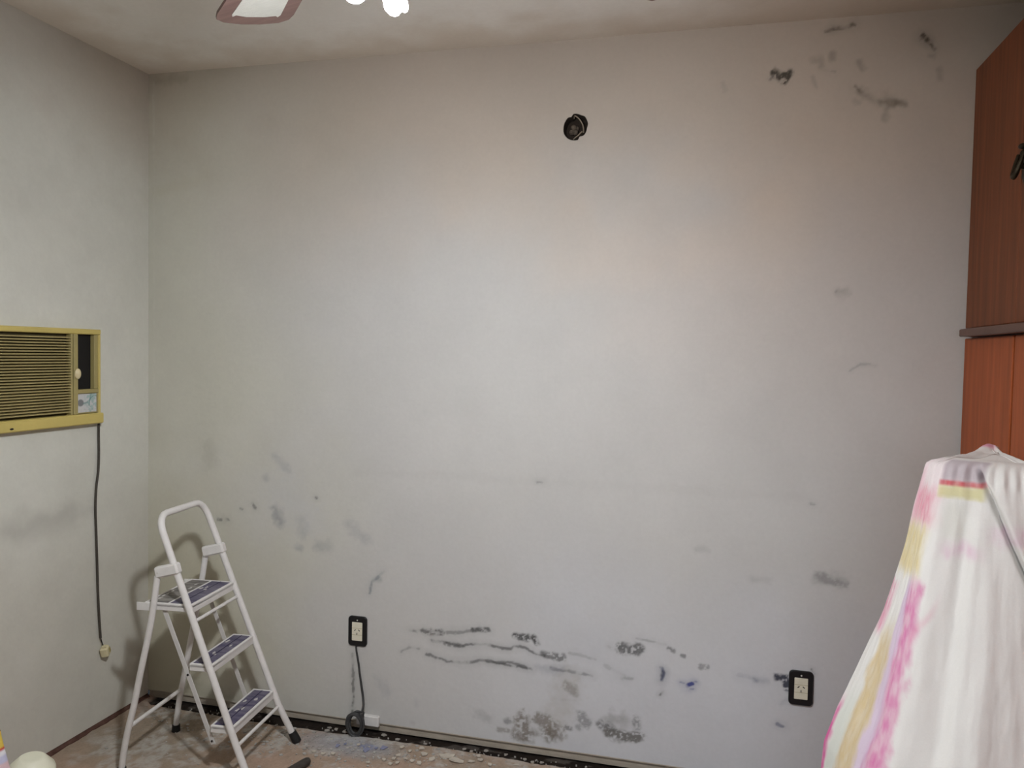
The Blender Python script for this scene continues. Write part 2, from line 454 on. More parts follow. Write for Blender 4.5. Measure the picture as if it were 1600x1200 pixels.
# <STAINS>
STAINS = [
    ('line', [(1.201, 0.42), (1.26, 0.422), (1.334, 0.427), (1.386, 0.43), (1.45, 0.447), (1.488, 0.459), (1.527, 0.455)], 0.0100, 0.60, (84, 84, 84)),
    ('mould', [(1.26, 0.422), (1.334, 0.427)], 0.0130, 0.70, (84, 84, 84)),
    ('mould', [(1.458, 0.45), (1.524, 0.458)], 0.0096, 0.80, (84, 84, 84)),
    ('mould', [(1.63, 0.445), (1.677, 0.445)], 0.0150, 0.90, (84, 84, 84)),
    ('mould', [(1.697, 0.447), (1.714, 0.432)], 0.0144, 0.95, (84, 84, 84)),
    ('line', [(1.167, 0.332), (1.202, 0.352), (1.242, 0.351)], 0.0075, 0.45, (84, 84, 84)),
    ('line', [(1.295, 0.39), (1.347, 0.388), (1.412, 0.381), (1.451, 0.395), (1.528, 0.399), (1.578, 0.39), (1.616, 0.396), (1.646, 0.41), (1.678, 0.399), (1.71, 0.385), (1.74, 0.384)], 0.0088, 0.85, (84, 84, 84)),
    ('mould', [(1.347, 0.386), (1.418, 0.384)], 0.0100, 0.60, (84, 84, 84)),
    ('mould', [(1.74, 0.384), (1.808, 0.384)], 0.0150, 0.70, (84, 84, 84)),
    ('line', [(1.274, 0.335), (1.348, 0.318), (1.414, 0.316), (1.491, 0.335), (1.554, 0.335), (1.617, 0.34), (1.667, 0.329), (1.692, 0.324)], 0.0091, 0.80, (84, 84, 84)),
    ('line', [(1.516, 0.333), (1.605, 0.331), (1.672, 0.327)], 0.0075, 0.80, (84, 84, 84)),
    ('line', [(1.765, 0.338), (1.838, 0.337), (1.874, 0.332), (1.922, 0.328)], 0.0096, 0.60, (84, 84, 84)),
    ('soft', [(1.716, 0.332), (1.814, 0.337)], 0.0216, 0.35, (98, 102, 122)),
    ('line', [(1.837, 0.405), (1.933, 0.392)], 0.0096, 0.30, (84, 84, 84)),
    ('line', [(1.969, 0.372), (2.04, 0.345)], 0.0096, 0.25, (84, 84, 84)),
    ('line', [(2.028, 0.332), (2.07, 0.335)], 0.0096, 0.40, (84, 84, 84)),
    ('mould', [(2.021, 0.445), (2.049, 0.439), (2.09, 0.448)], 0.0216, 0.80, (84, 84, 84)),
    ('line', [(1.981, 0.445), (1.988, 0.441)], 0.0072, 0.60, (84, 84, 84)),
    ('line', [(2.082, 0.487), (2.14, 0.48), (2.186, 0.473)], 0.0069, 0.40, (84, 84, 84)),
    ('mould', [(2.197, 0.46), (2.213, 0.457)], 0.0092, 0.60, (84, 84, 84)),
    ('mould', [(2.243, 0.44), (2.254, 0.439)], 0.0069, 0.60, (84, 84, 84)),
    ('line', [(2.174, 0.392), (2.182, 0.367), (2.176, 0.343)], 0.0092, 1.00, (98, 102, 122)),
    ('line', [(2.179, 0.369), (2.173, 0.343)], 0.0115, 0.70, (70, 74, 90)),
    ('line', [(2.243, 0.344), (2.252, 0.341)], 0.0069, 1.00, (70, 76, 130)),
    ('line', [(2.264, 0.335), (2.281, 0.345)], 0.0115, 1.10, (70, 76, 130)),
    ('line', [(2.278, 0.323), (2.286, 0.324)], 0.0058, 1.00, (70, 76, 130)),
    ('line', [(2.292, 0.353), (2.297, 0.351)], 0.0057, 0.80, (70, 76, 130)),
    ('line', [(2.181, 0.299), (2.172, 0.288)], 0.0069, 0.90, (84, 84, 84)),
    ('line', [(2.441, 0.394), (2.471, 0.393), (2.501, 0.384)], 0.0115, 0.65, (98, 102, 122)),
    ('soft', [(2.497, 0.385), (2.54, 0.382)], 0.0154, 0.35, (98, 102, 122)),
    ('mould', [(2.311, 0.408), (2.333, 0.407)], 0.0115, 0.50, (84, 84, 84)),
    ('mould', [(2.573, 0.404), (2.599, 0.402), (2.604, 0.367)], 0.0161, 1.00, (72, 74, 84)),
    ('soft', [(2.589, 0.315), (2.601, 0.326)], 0.0154, 0.40, (98, 102, 122)),
    ('line', [(2.574, 0.236), (2.595, 0.23)], 0.0092, 0.80, (98, 102, 122)),
    ('line', [(2.681, 0.444), (2.688, 0.429)], 0.0066, 0.80, (84, 84, 84)),
    ('mould', [(1.659, 0.128), (1.667, 0.09), (1.677, 0.067)], 0.0312, 0.75, (112, 104, 94)),
    ('mould', [(1.733, 0.134), (1.765, 0.119), (1.785, 0.102)], 0.0325, 0.70, (112, 104, 94)),
    ('mould', [(1.637, 0.066), (1.653, 0.058)], 0.0225, 0.60, (112, 104, 94)),
    ('mould', [(1.751, 0.09), (1.776, 0.076)], 0.0275, 0.65, (112, 104, 94)),
    ('mould', [(1.709, 0.084)], 0.0200, 0.45, (112, 104, 94)),
    ('mould', [(1.815, 0.086)], 0.0192, 0.50, (112, 104, 94)),
    ('mould', [(1.604, 0.116)], 0.0150, 0.50, (84, 84, 84)),
    ('mould', [(1.567, 0.076), (1.602, 0.078)], 0.0125, 0.50, (112, 104, 94)),
    ('soft', [(1.494, 0.126), (1.52, 0.114)], 0.0300, 0.35, (84, 84, 84)),
    ('mould', [(1.831, 0.123), (1.848, 0.12)], 0.0096, 0.60, (84, 84, 84)),
    ('soft', [(1.834, 0.303), (1.821, 0.245), (1.812, 0.196), (1.793, 0.169)], 0.0624, 0.38, (150, 142, 126)),
    ('mould', [(1.835, 0.279), (1.854, 0.267)], 0.0240, 0.45, (112, 104, 94)),
    ('line', [(1.787, 0.222), (1.865, 0.227)], 0.0075, 0.35, (112, 104, 94)),
    ('mould', [(1.885, 0.174), (1.903, 0.147)], 0.0216, 0.50, (84, 84, 84)),
    ('mould', [(1.879, 0.13)], 0.0150, 0.40, (84, 84, 84)),
    ('soft', [(1.997, 0.172), (2.044, 0.172)], 0.0391, 0.75, (118, 116, 112)),
    ('mould', [(1.957, 0.15), (1.998, 0.141)], 0.0192, 0.65, (84, 84, 84)),
    ('mould', [(1.986, 0.123), (2.029, 0.117), (2.069, 0.113), (2.099, 0.122)], 0.0216, 0.85, (104, 102, 98)),
    ('mould', [(2.088, 0.192), (2.093, 0.162)], 0.0144, 0.50, (84, 84, 84)),
    ('soft', [(0.614, 0.847), (0.626, 0.808)], 0.0324, 0.75, (112, 114, 122)),
    ('soft', [(0.724, 0.823), (0.742, 0.764)], 0.0312, 0.30, (98, 102, 122)),
    ('soft', [(0.714, 0.707)], 0.0234, 0.50, (98, 102, 122)),
    ('soft', [(0.805, 0.725), (0.845, 0.725)], 0.0312, 0.42, (124, 128, 132)),
    ('soft', [(0.945, 0.818), (0.978, 0.782), (1.02, 0.768)], 0.0300, 0.28, (98, 102, 122)),
    ('soft', [(0.606, 1.077), (0.665, 1.018)], 0.0208, 0.30, (98, 102, 122)),
    ('soft', [(0.563, 0.98)], 0.0234, 0.30, (98, 102, 122)),
    ('line', [(0.502, 0.873), (0.517, 0.856)], 0.0104, 0.70, (84, 84, 84)),
    ('line', [(0.342, 0.798), (0.354, 0.799)], 0.0108, 0.70, (84, 84, 84)),
    ('line', [(0.382, 0.798), (0.391, 0.799)], 0.0095, 0.60, (84, 84, 84)),
    ('line', [(0.448, 0.848), (0.457, 0.846)], 0.0078, 0.50, (84, 84, 84)),
    ('soft', [(0.636, 0.953), (0.724, 0.854)], 0.1040, 0.22, (180, 184, 196)),
    ('line', [(0.792, 0.919), (0.795, 0.916)], 0.0078, 0.70, (84, 84, 84)),
    ('soft', [(0.292, 1.093), (0.308, 1.04)], 0.0432, 0.28, (140, 138, 122)),
    ('soft', [(0.444, 1.074), (0.369, 0.99), (0.246, 0.929)], 0.0520, 0.22, (206, 202, 186)),
    ('line', [(1.087, 0.643), (1.058, 0.612), (1.041, 0.596), (1.028, 0.553)], 0.0088, 0.75, (118, 124, 128)),
    ('soft', [(1.049, 0.609), (1.074, 0.609)], 0.0125, 0.50, (118, 124, 128)),
    ('soft', [(2.699, 0.76), (2.761, 0.759)], 0.0308, 0.42, (84, 84, 84)),
    ('mould', [(2.695, 0.771), (2.773, 0.745)], 0.0154, 0.30, (84, 84, 84)),
    ('soft', [(2.284, 0.83), (2.314, 0.832)], 0.0184, 0.22, (84, 84, 84)),
    ('soft', [(2.476, 0.74), (2.529, 0.742)], 0.0184, 0.20, (84, 84, 84)),
    ('soft', [(0.975, 1.03), (1.349, 1.036), (1.702, 1.038), (2.08, 1.037), (2.625, 1.037)], 0.0225, 0.08, (120, 116, 110)),
    ('line', [(1.702, 1.035), (1.721, 1.034)], 0.0072, 0.50, (84, 84, 84)),
    ('line', [(2.66, 1.018), (2.673, 1.016)], 0.0066, 0.40, (84, 84, 84)),
    ('soft', [(2.736, 1.738), (2.744, 1.74)], 0.0242, 0.50, (120, 114, 106)),
    ('line', [(2.718, 1.744), (2.716, 1.738)], 0.0063, 0.40, (84, 84, 84)),
    ('line', [(2.769, 1.476), (2.802, 1.498), (2.824, 1.501), (2.848, 1.493)], 0.0052, 0.35, (84, 84, 84)),
    ('line', [(2.655, 2.608), (2.679, 2.612)], 0.0073, 0.60, (88, 80, 72)),
    ('line', [(2.681, 2.614), (2.711, 2.616), (2.744, 2.622)], 0.0105, 0.80, (82, 76, 66)),
    ('mould', [(2.498, 2.486), (2.513, 2.468), (2.542, 2.479), (2.53, 2.458)], 0.0147, 0.95, (84, 78, 70)),
    ('line', [(2.485, 2.461), (2.493, 2.467)], 0.0063, 0.60, (84, 84, 84)),
    ('soft', [(2.682, 2.532), (2.68, 2.52)], 0.0147, 0.60, (100, 92, 82)),
    ('soft', [(2.614, 2.518), (2.642, 2.514), (2.647, 2.493)], 0.0168, 0.40, (104, 96, 86)),
    ('line', [(2.66, 2.479), (2.69, 2.473)], 0.0063, 0.30, (84, 84, 84)),
    ('soft', [(2.764, 2.499), (2.777, 2.475)], 0.0147, 0.45, (100, 92, 82)),
    ('line', [(2.755, 2.42), (2.775, 2.402)], 0.0084, 0.60, (92, 86, 74)),
    ('soft', [(2.775, 2.402), (2.798, 2.382), (2.822, 2.364)], 0.0189, 0.60, (94, 88, 74)),
    ('soft', [(2.837, 2.363), (2.903, 2.354)], 0.0189, 0.75, (86, 82, 66)),
    ('soft', [(2.847, 2.379), (2.87, 2.369)], 0.0189, 0.40, (94, 88, 74)),
    ('soft', [(2.854, 2.345), (2.849, 2.299)], 0.0147, 0.45, (100, 94, 80)),
    ('soft', [(2.753, 2.37), (2.767, 2.367)], 0.0126, 0.30, (84, 84, 84)),
    ('line', [(2.949, 2.567), (2.963, 2.556)], 0.0120, 0.95, (74, 68, 60)),
    ('line', [(2.963, 2.556), (2.978, 2.543), (2.992, 2.525)], 0.0090, 0.85, (80, 72, 62)),
    ('soft', [(2.976, 2.504), (2.987, 2.501)], 0.0105, 0.40, (84, 84, 84)),
    ('soft', [(3.008, 2.459), (3.011, 2.43)], 0.0147, 0.45, (92, 84, 74)),
    ('soft', [(2.62, 2.461), (2.633, 2.426)], 0.0110, 0.30, (84, 84, 84)),
    ('soft', [(2.329, 2.459), (2.338, 2.432)], 0.0132, 0.20, (84, 84, 84)),
    ('soft', [(0.041, 2.16), (0.165, 2.188), (0.272, 2.218)], 0.0312, 0.30, (186, 180, 156)),
    ('soft', [(0.04, 2.621), (0.179, 2.622)], 0.0234, 0.40, (130, 116, 98)),
    ('line', [(0.024, 2.612), (0.028, 2.161), (0.029, 1.353)], 0.0081, 0.30, (206, 204, 194)),
    ('line', [(0.959, 0.298), (0.962, 0.205)], 0.0083, 0.95, (120, 120, 118)),
    ('line', [(0.963, 0.195), (0.963, 0.085)], 0.0083, 0.95, (112, 112, 110)),
    ('line', [(0.962, 0.069), (0.962, 0.051)], 0.0078, 0.90, (100, 100, 98)),
    ('soft', [(1.068, 0.208), (1.102, 0.171)], 0.0312, 0.22, (98, 102, 122)),
    ('soft', [(1.22, 0.053)], 0.0156, 0.35, (150, 136, 146)),
    ('soft', [(1.232, 0.136)], 0.0200, 0.20, (98, 102, 122)),
    ('soft', [(0.218, 0.066), (0.525, 0.037)], 0.0392, 0.35, (130, 126, 108)),
]
# </STAINS>

# ------------------------------------------------------------------ the setting
ROOM_X, ROOM_Y = 3.70, -4.40

# back wall: fine grid, painted plaster with stains, a real hole for the old wall box
xs = np.concatenate([np.arange(0, 3.1201, 0.004), np.array([3.3, 3.5, ROOM_X])])
zs = np.concatenate([np.arange(0.032, .62, 0.0028), np.arange(.62, 1.0, .004), np.arange(1.0, HT - .002, 0.005), np.array([HT])])
U, V = np.meshgrid(xs, zs, indexing='ij')
base = np.array(lin(187, 185, 182))
n1 = fbm(U * 2.2, V * 2.2, 3)
n2 = fbm(U * 7, V * 7, 9)
n3 = fbm(U * 40, V * 40, 19, 3)
col = np.ones(U.shape + (3,)) * base
val = 1 + (n1 - .5) * .10 + (n2 - .5) * .07 + (n3 - .5) * .03


def tint(mask, rgb, col):
    m = np.clip(mask, 0, 1)[..., None]
    return col * (1 - m) + np.array(rgb) * m


# greenish-tan old undercoat at the left, cool daylight painted into the colour low on the right, brown under the ceiling
col = tint(.55 * sstep(1.15, .1, U + (n1 - .5) * .8), lin(204, 203, 184), col)
col = tint(.6 * sstep(.9, .05, U + (n1 - .5) * .7) * sstep(1.3, .4, V + (n2 - .5) * .4), lin(182, 176, 152), col)
col = tint(.5 * sstep(1.0, .15, V + (n1 - .5) * .6) * sstep(.9, 2.0, U), lin(206, 209, 218), col)
col = tint(.40 * sstep(1.7, 2.7, U + (n1 - .5) * .8) * sstep(.9, 2.2, V), lin(198, 175, 157), col)  # warm bounce light put into the colour, together with old tan paint
col = tint(.50 * sstep(1.75, 2.35, V + (n1 - .5) * .5) * sstep(.0, 1.1, U), lin(196, 176, 154), col)  # old tan paint, also standing in for dimmer light above the lamps
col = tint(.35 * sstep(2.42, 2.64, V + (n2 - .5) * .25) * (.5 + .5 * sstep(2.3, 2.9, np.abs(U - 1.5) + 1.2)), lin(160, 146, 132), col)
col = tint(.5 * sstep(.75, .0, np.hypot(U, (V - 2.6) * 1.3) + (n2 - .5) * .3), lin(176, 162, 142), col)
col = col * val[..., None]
for kind, pts, wd, st, rgb in STAINS:
    pts = [tuple(p) for p in pts]
    us = [p[0] for p in pts]
    vs_ = [p[1] for p in pts]
    pad = wd * 3 + .03
    sel = (xs > min(us) - pad) & (xs < max(us) + pad)
    sez = (zs > min(vs_) - pad) & (zs < max(vs_) + pad)
    ii, jj = np.where(sel)[0], np.where(sez)[0]
    if len(ii) == 0 or len(jj) == 0:
        continue
    sl = np.ix_(ii, jj)
    u, v = U[sl], V[sl]
    sd = int(abs(us[0] * 977 + vs_[0] * 331)) % 50
    wob = (fbm(u * 45, v * 45, sd + 30, 3) - .5)
    d = seg_dist(u + wob * wd * 1.2, v + (fbm(u * 45, v * 45, sd + 61, 3) - .5) * wd * 1.2, pts)
    if kind == 'line':
        br = fbm(u * 32, v * 32, sd + 7, 3)
        m = sstep(wd * .95, wd * .15, d) * (.25 + 1.1 * sstep(.34, .62, br)) * (.6 + .7 * fbm(u * 120, v * 150, sd, 2))
        m = m + .22 * sstep(wd * 3.5, wd * .3, d) * (.3 + br)
    elif kind == 'soft':
        m = sstep(wd * 1.3, 0, d) * (.55 + .9 * (fbm(u * 25, v * 25, sd, 3) - .25))
    else:                                   # speckled mould
        sp = fbm(u * 90, v * 90, sd, 3)
        m = sstep(wd * 1.3, wd * .35, d) * sstep(.40, .62, sp + .10) * (.55 + .9 * fbm(u * 170, v * 170, sd + 5, 2))
        m = m + .18 * sstep(wd * 1.5, wd * .5, d)
    m = np.clip(m, 0, 1.1)
    col[sl] = tint(m * st * (.95 if kind == 'mould' else .8), lin(*rgb), col[sl])
verts = np.stack([U, (fbm(U * 1.7, V * 1.7, 77) - .5) * .006 * sstep(0, .2, U) * sstep(0, .1, HT - V) * sstep(0, .1, V), V], -1).reshape(-1, 3)
quads = grid_quads(len(xs), len(zs))
HC = (1.8165, 2.336)
hole_outline = [(720, 280), (740, 245), (800, 243), (900, 275), (985, 310), (1030, 390), (1052, 460), (1030, 540), (1010, 630),
                (960, 690), (880, 702), (850, 770), (800, 780), (640, 735), (560, 640), (545, 520), (590, 370), (640, 310), (700, 305)]
ho = [((x - 800) * .000177, -(y - 510) * .000177) for x, y in hole_outline]
hang = np.array([math.atan2(z, x) for x, z in ho])
hrad = np.array([math.hypot(x, z) for x, z in ho])
order = np.argsort(hang)
hang, hrad = hang[order], hrad[order]


def hole_r(an):
    return np.interp(an, hang, hrad, period=2 * math.pi)


ang = np.arctan2(verts[:, 2] - HC[1], verts[:, 0] - HC[0])
rad = np.hypot(verts[:, 2] - HC[1], verts[:, 0] - HC[0])
RH = hole_r(ang)
inside = rad < RH
quads = quads[~inside[quads].all(1)]
used = np.zeros(len(verts), bool)
used[quads.ravel()] = True
mv = used & inside
verts[mv, 0] = HC[0] + np.cos(ang[mv]) * RH[mv]
verts[mv, 2] = HC[1] + np.sin(ang[mv]) * RH[mv]
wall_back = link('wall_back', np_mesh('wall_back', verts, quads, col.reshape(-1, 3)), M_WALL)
tag(wall_back, kind='structure')

# the open wall box inside the hole
mb = MB()
N = 40
ring = []
for dy, k in ((-.0005, 1.02), (.004, .98), (.05, .96), (.05, .001)):
    for i in range(N):
        a = 2 * math.pi * i / N
        r = float(hole_r(a)) * k
        ring.append((HC[0] + r * math.cos(a), dy, HC[1] + r * math.sin(a)))
fs = [(j * N + i, j * N + (i + 1) % N, (j + 1) * N + (i + 1) % N, (j + 1) * N + i) for j in range(3) for i in range(N)]
mb.add(ring, fs)
jb = mb.build('wall_box', M_HOLE, wall_back)
rb = MB()
for k in range(5):
    rb.ellipsoid((HC[0] - .008 + random.uniform(-.012, .012), .034 + random.uniform(-.008, .006), HC[1] + .002 + random.uniform(-.014, .014)),
                 .011, .010, .010, 9, 6, Matrix.Rotation(random.random() * 3, 4, 'Y'))
rb.build('plaster_lump', M_RUBBLE, jb)


def cr2w(x, y, d):
    return (HC[0] + (x - 800) * .000177, d, HC[1] - (y - 510) * .000177)


def smooth_path(pts, n=6):
    P = [Vector(p) for p in pts]
    P = [P[0] * 2 - P[1]] + P + [P[-1] * 2 - P[-2]]
    out = []
    for i in range(1, len(P) - 2):
        for k in range(n):
            t = k / n
            a, b, c, d = P[i - 1], P[i], P[i + 1], P[i + 2]
            out.append(.5 * ((2 * b) + (c - a) * t + (2 * a - 5 * b + 4 * c - d) * t * t + (3 * b - a - 3 * c + d) * t ** 3))
    out.append(P[-2])
    return out


MB().tube(smooth_path([cr2w(730, 285, .03), cr2w(770, 270, .008), cr2w(860, 340, .004), cr2w(925, 440, .003), cr2w(950, 520, .006), cr2w(945, 600, .02)]), .0022, 8).build('wire', M_WIRE, jb)
MB().tube(smooth_path([cr2w(930, 590, .02), cr2w(915, 610, .004), cr2w(850, 675, .003), cr2w(790, 710, .006), cr2w(735, 725, .02)]), .002, 8).build('wire', M_WIRE, jb)

# bare strip low on the wall where the skirting was removed
mb = MB()
segs = 60
vs, fs = [], []
for i in range(segs + 1):
    x = ROOM_X * i / segs
    dz = .003 * math.sin(i * 1.7) * random.random()
    for (y, z) in ((.012, -.003), (.010 + .001 * random.random(), .002), (.009, .030 + dz), (.03, .034)):
        vs.append((x, y, z))
for i in range(segs):
    for k in range(3):
        a = i * 4 + k
        fs.append((a, a + 4, a + 5, a + 1))
mb.add(vs, fs)
mb.box(0, ROOM_X, .0, .03, .030, .034)
tag(mb.build('trim_1', M_LOWBAND, None, True, 30), kind='structure')

# left wall
ys = np.concatenate([np.array([ROOM_Y, -3, -2, -1.6]), np.arange(-1.4, 0.0001, 0.008)])
zs2 = np.concatenate([np.arange(0.017, HT - .004, 0.008), np.array([HT])])
U, V = np.meshgrid(ys, zs2, indexing='ij')
n1, n2, n3 = fbm(U * 2.5 + 9, V * 2.5, 5), fbm(U * 8 + 4, V * 8, 15), fbm(U * 40, V * 40, 25, 3)
col = np.ones(U.shape + (3,)) * np.array(lin(204, 204, 195))
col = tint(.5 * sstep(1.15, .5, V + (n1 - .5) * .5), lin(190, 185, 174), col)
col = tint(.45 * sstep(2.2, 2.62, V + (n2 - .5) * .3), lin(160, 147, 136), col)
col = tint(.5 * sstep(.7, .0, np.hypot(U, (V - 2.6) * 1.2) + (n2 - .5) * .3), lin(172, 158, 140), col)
col = tint(.35 * sstep(.62, .75, n1) * sstep(1.3, 1.0, V), lin(206, 203, 196), col)
col = tint(.4 * sstep(.25, .08, np.abs(U + .55 + (n2 - .5) * .3)) * sstep(.08, .0, np.abs(V - .87 + (n2 - .5) * .1)), lin(150, 148, 142), col)
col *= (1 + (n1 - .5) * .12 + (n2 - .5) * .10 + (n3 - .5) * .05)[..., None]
dsc = (fbm(U * 1.7, V * 1.7, 71) - .5) * .006 * sstep(0, .15, -U)
verts = np.stack([dsc * 0, U, V], -1).reshape(-1, 3)
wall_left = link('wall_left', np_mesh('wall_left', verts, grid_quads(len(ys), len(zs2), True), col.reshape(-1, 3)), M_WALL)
tag(wall_left, kind='structure')
mb = MB()
n = 90
vs, fs = [], []
for i in range(n + 1):
    y = -1.6 * i / n - .0
    h = .014 + .003 * math.sin(i * .9) + .003 * random.random()
    d = .004 + .003 * random.random() + .003 * math.sin(i * .37) ** 2
    vs += [(-.012, y, .022), (-.004, y, h), (d, y, .004), (d, y, -.03)]
for i in range(n):
    for k in range(3):
        a = i * 4 + k
        fs.append((a, a + 1, a + 5, a + 4))
mb.add(vs, fs)
tag(mb.build('baseboard_left', M_REDBASE, None, True, 30), kind='structure')

# ceiling
xs3 = np.arange(0, ROOM_X + .001, .025)
ys3 = np.arange(ROOM_Y, .001, .025)
U, V = np.meshgrid(xs3, ys3, indexing='ij')
n1, n2 = fbm(U * 2, V * 2 + 30, 6), fbm(U * 9, V * 9 + 30, 16)
col = np.ones(U.shape + (3,)) * np.array(lin(240, 238, 233))
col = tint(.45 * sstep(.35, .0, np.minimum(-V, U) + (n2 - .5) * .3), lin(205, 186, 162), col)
col = tint(.5 * sstep(1.6, 3.0, U + (n1 - .5) * .6), lin(182, 164, 144), col)  # dimmer light toward the right painted into the ceiling colour
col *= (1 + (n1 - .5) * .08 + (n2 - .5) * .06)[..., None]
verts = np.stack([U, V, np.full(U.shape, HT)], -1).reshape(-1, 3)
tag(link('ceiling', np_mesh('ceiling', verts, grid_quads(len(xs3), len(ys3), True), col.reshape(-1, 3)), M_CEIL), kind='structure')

# floor with the open trench along the back wall
xs4 = np.concatenate([np.arange(-.012, 2.3, .006), np.arange(2.3, ROOM_X + .01, .05)])
ys4 = np.concatenate([np.arange(ROOM_Y, -1.25, .12), np.arange(-1.25, -.20, .010), np.arange(-.20, .0451, .004)])
U, V = np.meshgrid(xs4, ys4, indexing='ij')
edge = np.interp(xs4, [-.012, .012, .03, .06, .137, .297, .573, .8, 1.011, 1.38, 1.713, 2.2, 3.7],
                 [-.3, -.3, .035, .056, .060, .062, .066, .060, .052, .045, .054, .055, .055])
edge = edge + .010 * (fbm(xs4 * 14, xs4 * 0 + 3, 41, 3) - .5)
EDGE = edge[:, None]
n1, n2, n3 = fbm(U * 3, V * 3 + 40, 8), fbm(U * 14 + V * 3, V * 14 + 40, 18), fbm(U * 60, V * 60 + 9, 28, 3)
tr = sstep(-.006, .006, V + EDGE)
Z = -.013 * tr + (n3 - .5) * .004 + (n2 - .5) * .003 * (1 - tr) + tr * (n2 - .5) * .006
col = np.ones(U.shape + (3,)) * np.array(lin(156, 138, 121))
col = tint(.6 * sstep(.5, .72, n1), lin(172, 144, 127), col)
col = tint(.55 * sstep(.52, .35, n1), lin(140, 130, 116), col)
dust = sstep(.47, .60, n2 * .6 + .4 * fbm(U * 5 + 11, V * 5, 58)) * sstep(.30, .62, n3 + .1)
near = sstep(.62, .1, np.abs(V + .24)) * sstep(-.1, .2, U) * sstep(2.6, 1.2, U)
col = tint(.75 * dust * near, lin(176, 172, 166), col)
bl = sstep(.22, .05, np.hypot((U - 1.0) * .8, (V + .13) * 1.8) + (n2 - .5) * .12)
col = tint(.65 * bl, lin(150, 154, 162), col)
bl2 = sstep(.06, .015, np.hypot(U - 1.08, (V + .12) * 1.6) + (n2 - .5) * .05)
col = tint(.7 * bl2 * n3 * 1.6, lin(112, 120, 152), col)
col *= (1 + (n3 - .5) * .25)[..., None]
soil = np.array(lin(34, 27, 22)) * (1 + (n3[..., None] - .5) * 1.0)
soil = tint(.55 * sstep(.60, .72, fbm(U * 22, V * 40, 88, 3)), lin(96, 90, 84), soil)
col = col * (1 - tr[..., None]) + soil * tr[..., None]
verts = np.stack([U, V, Z], -1).reshape(-1, 3)
tag(link('floor', np_mesh('floor', verts, grid_quads(len(xs4), len(ys4)), col.reshape(-1, 3)), M_FLOOR), kind='structure')

# right wall (behind the wardrobe) and the wall behind the camera with its window
PLAIN = node_mat('plain_plaster', lin(190, 186, 180), 0.9, 0.05, (3, 3, 3), 0.2, 60)
tag(MB().box(ROOM_X, ROOM_X + .08, ROOM_Y, .0, -.02, HT).build('wall_right', PLAIN, None, False), kind='structure')
mb = MB()
WX0, WX1, WZ0, WZ1 = 2.0, 3.5, .55, 2.05
y0, y1 = ROOM_Y - .1, ROOM_Y
mb.box(0, WX0, y0, y1, -.02, HT).box(WX1, ROOM_X, y0, y1, -.02, HT).box(WX0, WX1, y0, y1, -.02, WZ0).box(WX0, WX1, y0, y1, WZ1, HT)
tag(mb.build('wall_front', PLAIN, None, False), kind='structure')
mb = MB()
for a, b in ((WX0, WX0 + .05), (WX1 - .05, WX1), ((WX0 + WX1) / 2 - .025, (WX0 + WX1) / 2 + .025)):
    mb.box(a, b, y0 + .02, y0 + .07, WZ0, WZ1, .004)
mb.box(WX0 + .05, WX1 - .05, y0 + .02, y0 + .07, WZ0, WZ0 + .05, .004).box(WX0 + .05, WX1 - .05, y0 + .02, y0 + .07, WZ1 - .05, WZ1, .004)
tag(mb.build('window_1', M_PLASTIC_W), kind='structure')

# ------------------------------------------------------------------ wardrobe along the right side
WF = 3.11


